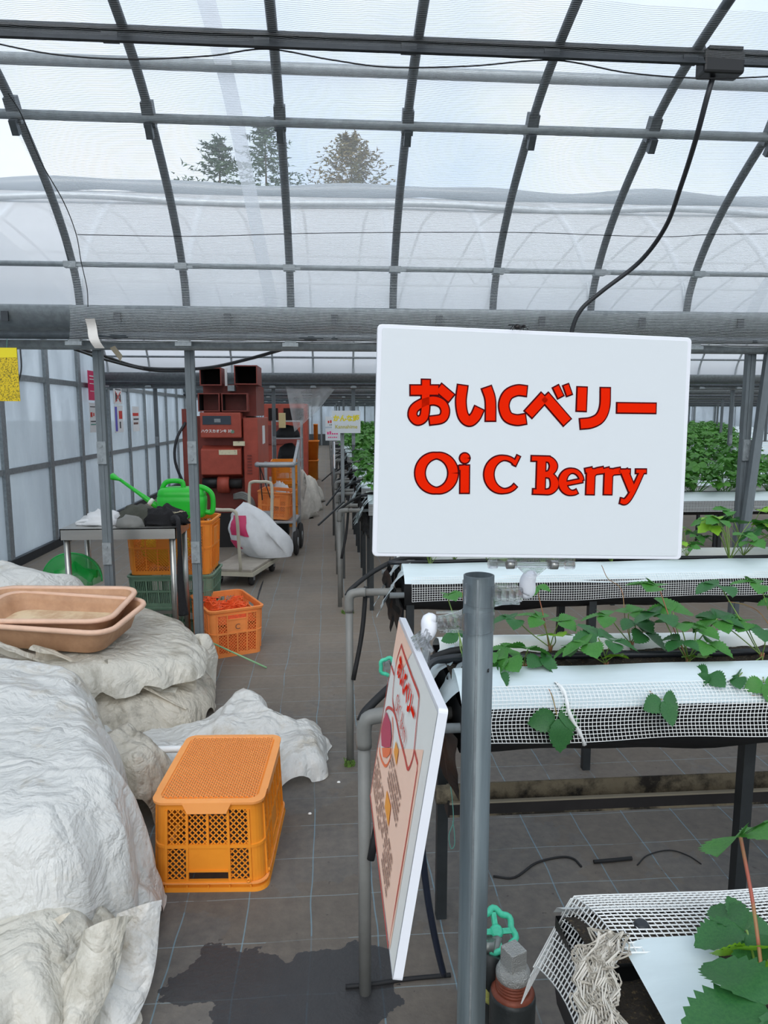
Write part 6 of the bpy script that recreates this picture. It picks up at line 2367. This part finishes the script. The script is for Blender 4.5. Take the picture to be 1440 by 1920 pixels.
cable('thin_wire', [(145, 440, 3.72), (330, 443, 3.72), (420, 442, 3.72), (560, 438, 3.72), (720, 436, 3.72), (980, 436, 3.72), (1130, 441, 3.72), (1250, 444, 3.72), (1330, 440, 3.72), (1480, 438, 3.72)], 0.0018, 'black_plastic',
      'thin black wire stretched across just above the lower purlin', 'wire')
cable('thin_wire', [(15, 175, 3.05), (40, 215, 3.12), (75, 300, 3.3), (120, 380, 3.5), (143, 440, 3.72), (152, 490, 3.80), (163, 540, 3.83), (165, 575, 3.84)], 0.0022, 'black_plastic',
      'thin black wire running down the edge of the insect net', 'wire')
cable('hanging_cable', [(130, 648, 4.2), (185, 664, 4.6), (260, 688, 4.8), (340, 692, 4.6), (400, 688, 4.5), (470, 672, 4.35), (530, 655, 4.25), (570, 645, 4.2)], 0.010, 'cable', 'slack grey cable looping below the gutter, upper of two')
cable('hanging_cable', [(140, 655, 4.25), (200, 675, 4.6), (280, 694, 4.8), (345, 696, 4.7), (365, 694, 4.65)], 0.008, 'cable', 'slack grey cable looping below the gutter, lower of two')
cable('floor_cable', [(497, 1080, 6.9), (488, 1105, 6.32), (484, 1120, 6.05), (480, 1135, 5.77)], 0.008, 'cable', 'dark cable lying on the aisle floor beside the trolley')
cable('trap_wire', [(38, 655, 3.98), (40, 690, 3.98), (35, 715, 3.98), (30, 728, 3.98)], 0.004, 'cable', 'curved dark wire beside the yellow sticky trap', 'wire')
# hose standing behind the tilted sign
P_ = [at(786, 1500, 1.52), at(792, 1600, 1.56), at(803, 1690, 1.60), at(818, 1770, 1.64), at(832, 1828, 1.67)]
tag(MB().tube(catmull(P_, 6), 0.0085, 8).build('water_hose', 'hose_blue'), 'dark blue hose running down behind the tilted sign', 'hose')
tag(MB().tube(catmull([atz(648, 1850, 0.006), atz(700, 1845, 0.008), atz(760, 1836, 0.006), atz(845, 1828, 0.006)], 6), 0.006, 7).build('floor_hose', 'black_rubber'), 'black hose lying along a slit of the floor cover below the tilted sign', 'hose')

# plastic funnel of film hung from the second gutter
hf = empty('hanging_film', (-0.22, 10.36, 1.93), label='clear plastic film gathered and hanging below the second gutter', cat='plastic film')
chf = crumple(101, 5, 1.0)


def hang_f(u, v):
    w_ = 0.36 * (1 - 0.62 * v)
    x = (u - 0.5) * 2 * w_ - 0.16 * v * (1 - u) * 0.4 - 0.05 * v
    z = -(0.34 + 0.30 * (1 - u)) * v
    return Vector((x, 0.05 * chf(x, z, 0) + 0.04 * math.sin(u * 14) * v, z))


MB().grid(hang_f, 26, 16).build('film_body', 'hanging_film', hf)
cb = empty('control_box', at(529, 789, 10.35), label='cream control box fixed to the second gutter post', cat='box')
bevel(MB().bbox((-0.045, -0.06, -0.10), (0.05, 0.0, 0.11)).build('box_body', 'yellow_box', cb), 0.006)

# black scraps and droppings on the floor
fs = empty('black_scrap', atz(1150, 1617, 0.0), label='flat black rubber scrap on the floor below the mossy channel', cat='scrap')
MB().tube([(-0.07, 0, 0.006), (0.0, 0.003, 0.007), (0.07, 0.01, 0.006)], 0.007, 6).build('scrap_body', 'black_rubber', fs)
tag(MB().tube(catmull([atz(925, 1643, 0.003), atz(965, 1645, 0.004), atz(1005, 1618, 0.004), atz(1050, 1607, 0.004), atz(1075, 1610, 0.004), atz(1090, 1625, 0.003)], 5), 0.004, 6).build('floor_string', 'black_rubber'),
    'thin black cord curled on the floor left of the black scrap', 'string')
tag(MB().tube(catmull([atz(1195, 1622, 0.003), atz(1215, 1603, 0.003), atz(1255, 1594, 0.003), atz(1290, 1604, 0.003), atz(1315, 1620, 0.003)], 5), 0.0022, 6).build('floor_string', 'black_rubber'),
    'finer black cord curled on the floor right of the black scrap', 'string')
for (px, py) in ((635, 1467), (581, 1526)):
    o = empty('pebble', atz(px, py, 0.0), label='small white pebble on the aisle floor, ' + ('farther one near the crumpled sheet' if py < 1500 else 'nearer one beside the upturned crate'), cat='pebble')
    lump('stone', 'print_white', o, (0, 0, 0.0), (0.008, 0.006, 0.006), px, 0.3, 10)
# moss tufts at the foot of the bench posts
for i, (px, py, s_) in enumerate(((652, 1150, 0.05), (655, 1436, 0.025))):
    r6 = random.Random(i)
    m = MB()
    for k in range(60):
        a, q = r6.uniform(0, 6.28), r6.uniform(0, 1) ** 0.5 * s_
        p = Vector((q * math.cos(a), 0.6 * q * math.sin(a), 0))
        m.bar(p, p + Vector((r6.uniform(-.012, .012), r6.uniform(-.012, .012), r6.uniform(0.01, 0.035))), 0.004, 0.002)
    o = m.build('moss_tuft', 'moss_green')
    o.location = atz(px, py, 0.0)
    tag(o, ('green moss tuft at the foot of the farther bench post' if i == 0 else 'tiny green weed at the foot of the near bench post'), 'moss', kind='stuff')

# ------------------------------------------------------------------ trees outside, beyond the last house
def conifer(name, base, h, rad, seed, m, label, nb=900, kind='cedar', k_=1.0):
    r = random.Random(seed)
    t = empty(name, base, label=label, cat='tree', group='trees beyond the greenhouse')
    MB().tube([(0, 0, 0), (0, 0, h * 0.5), (0, 0, h * 0.98)], [0.28, 0.16, 0.03], 8).build('trunk', 'bark', t)
    m_ = MB()
    for i in range(nb):
        z = h * (0.30 + 0.70 * (i / nb) ** 0.9)
        f = 1 - (z / h - 0.30) / 0.70
        if kind == 'cedar':
            ln = rad * (0.06 + 0.94 * f ** 0.85) * r.uniform(0.55, 1.05) * (1 + 0.25 * math.sin(z * 3.1))
        else:
            ln = rad * math.sin(math.pi * min(0.97, 0.16 + 0.84 * (1 - f))) ** 0.7 * r.uniform(0.4, 1.05)
        a = r.uniform(0, 6.28)
        d = Vector((math.cos(a), math.sin(a), 0))
        up_ = 0.12 if kind == 'cedar' else 0.5
        tip = d * ln + Vector((0, 0, z + ln * (up_ - 0.22 * f)))
        st_ = d * ln * (0.12 if kind == 'cedar' else 0.3) + Vector((0, 0, z))
        n = 8 if kind == 'cedar' else 6
        for k in range(n):
            q = st_ + (tip - st_) * ((k + 1) / n)
            s_ = (0.34 if kind == 'cedar' else 0.30) * k_
            for e in range(3 if kind == 'cedar' else 5):
                u = Vector((r.gauss(0, 1), r.gauss(0, 1), r.gauss(0, 0.35))).normalized() * s_ * r.uniform(0.5, 1.1)
                v = Vector((r.gauss(0, 1), r.gauss(0, 1), r.gauss(0, 0.5))).normalized() * s_ * 0.35
                m_.add([q - v * 0.5, q + u, q + v * 0.6], [(0, 1, 2)])
    m_.build('crown', m, t)
    return t


conifer('conifer_tree', (-4.75, 62.0, 0), 24.8, 9.9, 1, 'conifer', 'tall dark conifer beyond the roof, higher of the two', 330, k_=1.33)
conifer('conifer_tree', (-6.0, 44.0, 0), 17.0, 7.4, 2, 'conifer', 'dark conifer with ragged branches beyond the roof, leftmost tree', 330)
conifer('autumn_tree', (1.6, 46.0, 0), 17.9, 3.9, 3, 'autumn', 'rounded brownish-green tree beyond the roof right of the conifers', 620, 'round')

th_ = empty('tap_handle', at(727, 1250, 2.05), label='small teal tap handle showing left of the tilted sign', cat='tap')
m_ = MB()
rim = [(0.022 * math.cos(a) * (1 + 0.1 * math.cos(5 * a)), 0.0, 0.026 * math.sin(a) * (1 + 0.1 * math.cos(5 * a))) for a in np.linspace(0, 2 * math.pi, 30)[:-1]]
m_.tube(rim, 0.006, 8, closed=True)
m_.build('handwheel', 'valve_green', th_)
MB().tube([(0, -0.002, 0), (0.0, 0.06, -0.01), (0.10, 0.10, -0.03)], 0.010, 8).build('spindle', 'valve_metal', th_)
# rolled film along the roof of the next house
c_r = [o for o in bpy.data.objects if o.name == 'ceiling.001'][0]
g1 = GUT[2]
for (o_f, rad, nm, mm) in ((0.95, 0.045, 'rolled_film', 'roll_film'), (0.62, 0.02, 'roll_pipe', 'galv_light')):
    zz_ = on_arch(g1, o_f, 0.06).z
    y_ = g1 - SPAN + o_f
    MB().tube([(x, y_ + 0.015 * math.sin(x * 5), zz_ + 0.012 * math.sin(x * 3.3)) for x in np.linspace(XL, 10, 90)],
              [rad * (1 + 0.25 * math.sin(k * 0.9) * (nm == 'rolled_film')) for k in range(90)], 8).build(nm, mm, c_r)
print('objects', len(bpy.data.objects), 'tris', sum(len(o.data.polygons) * 2 for o in bpy.data.objects if o.type == 'MESH'))
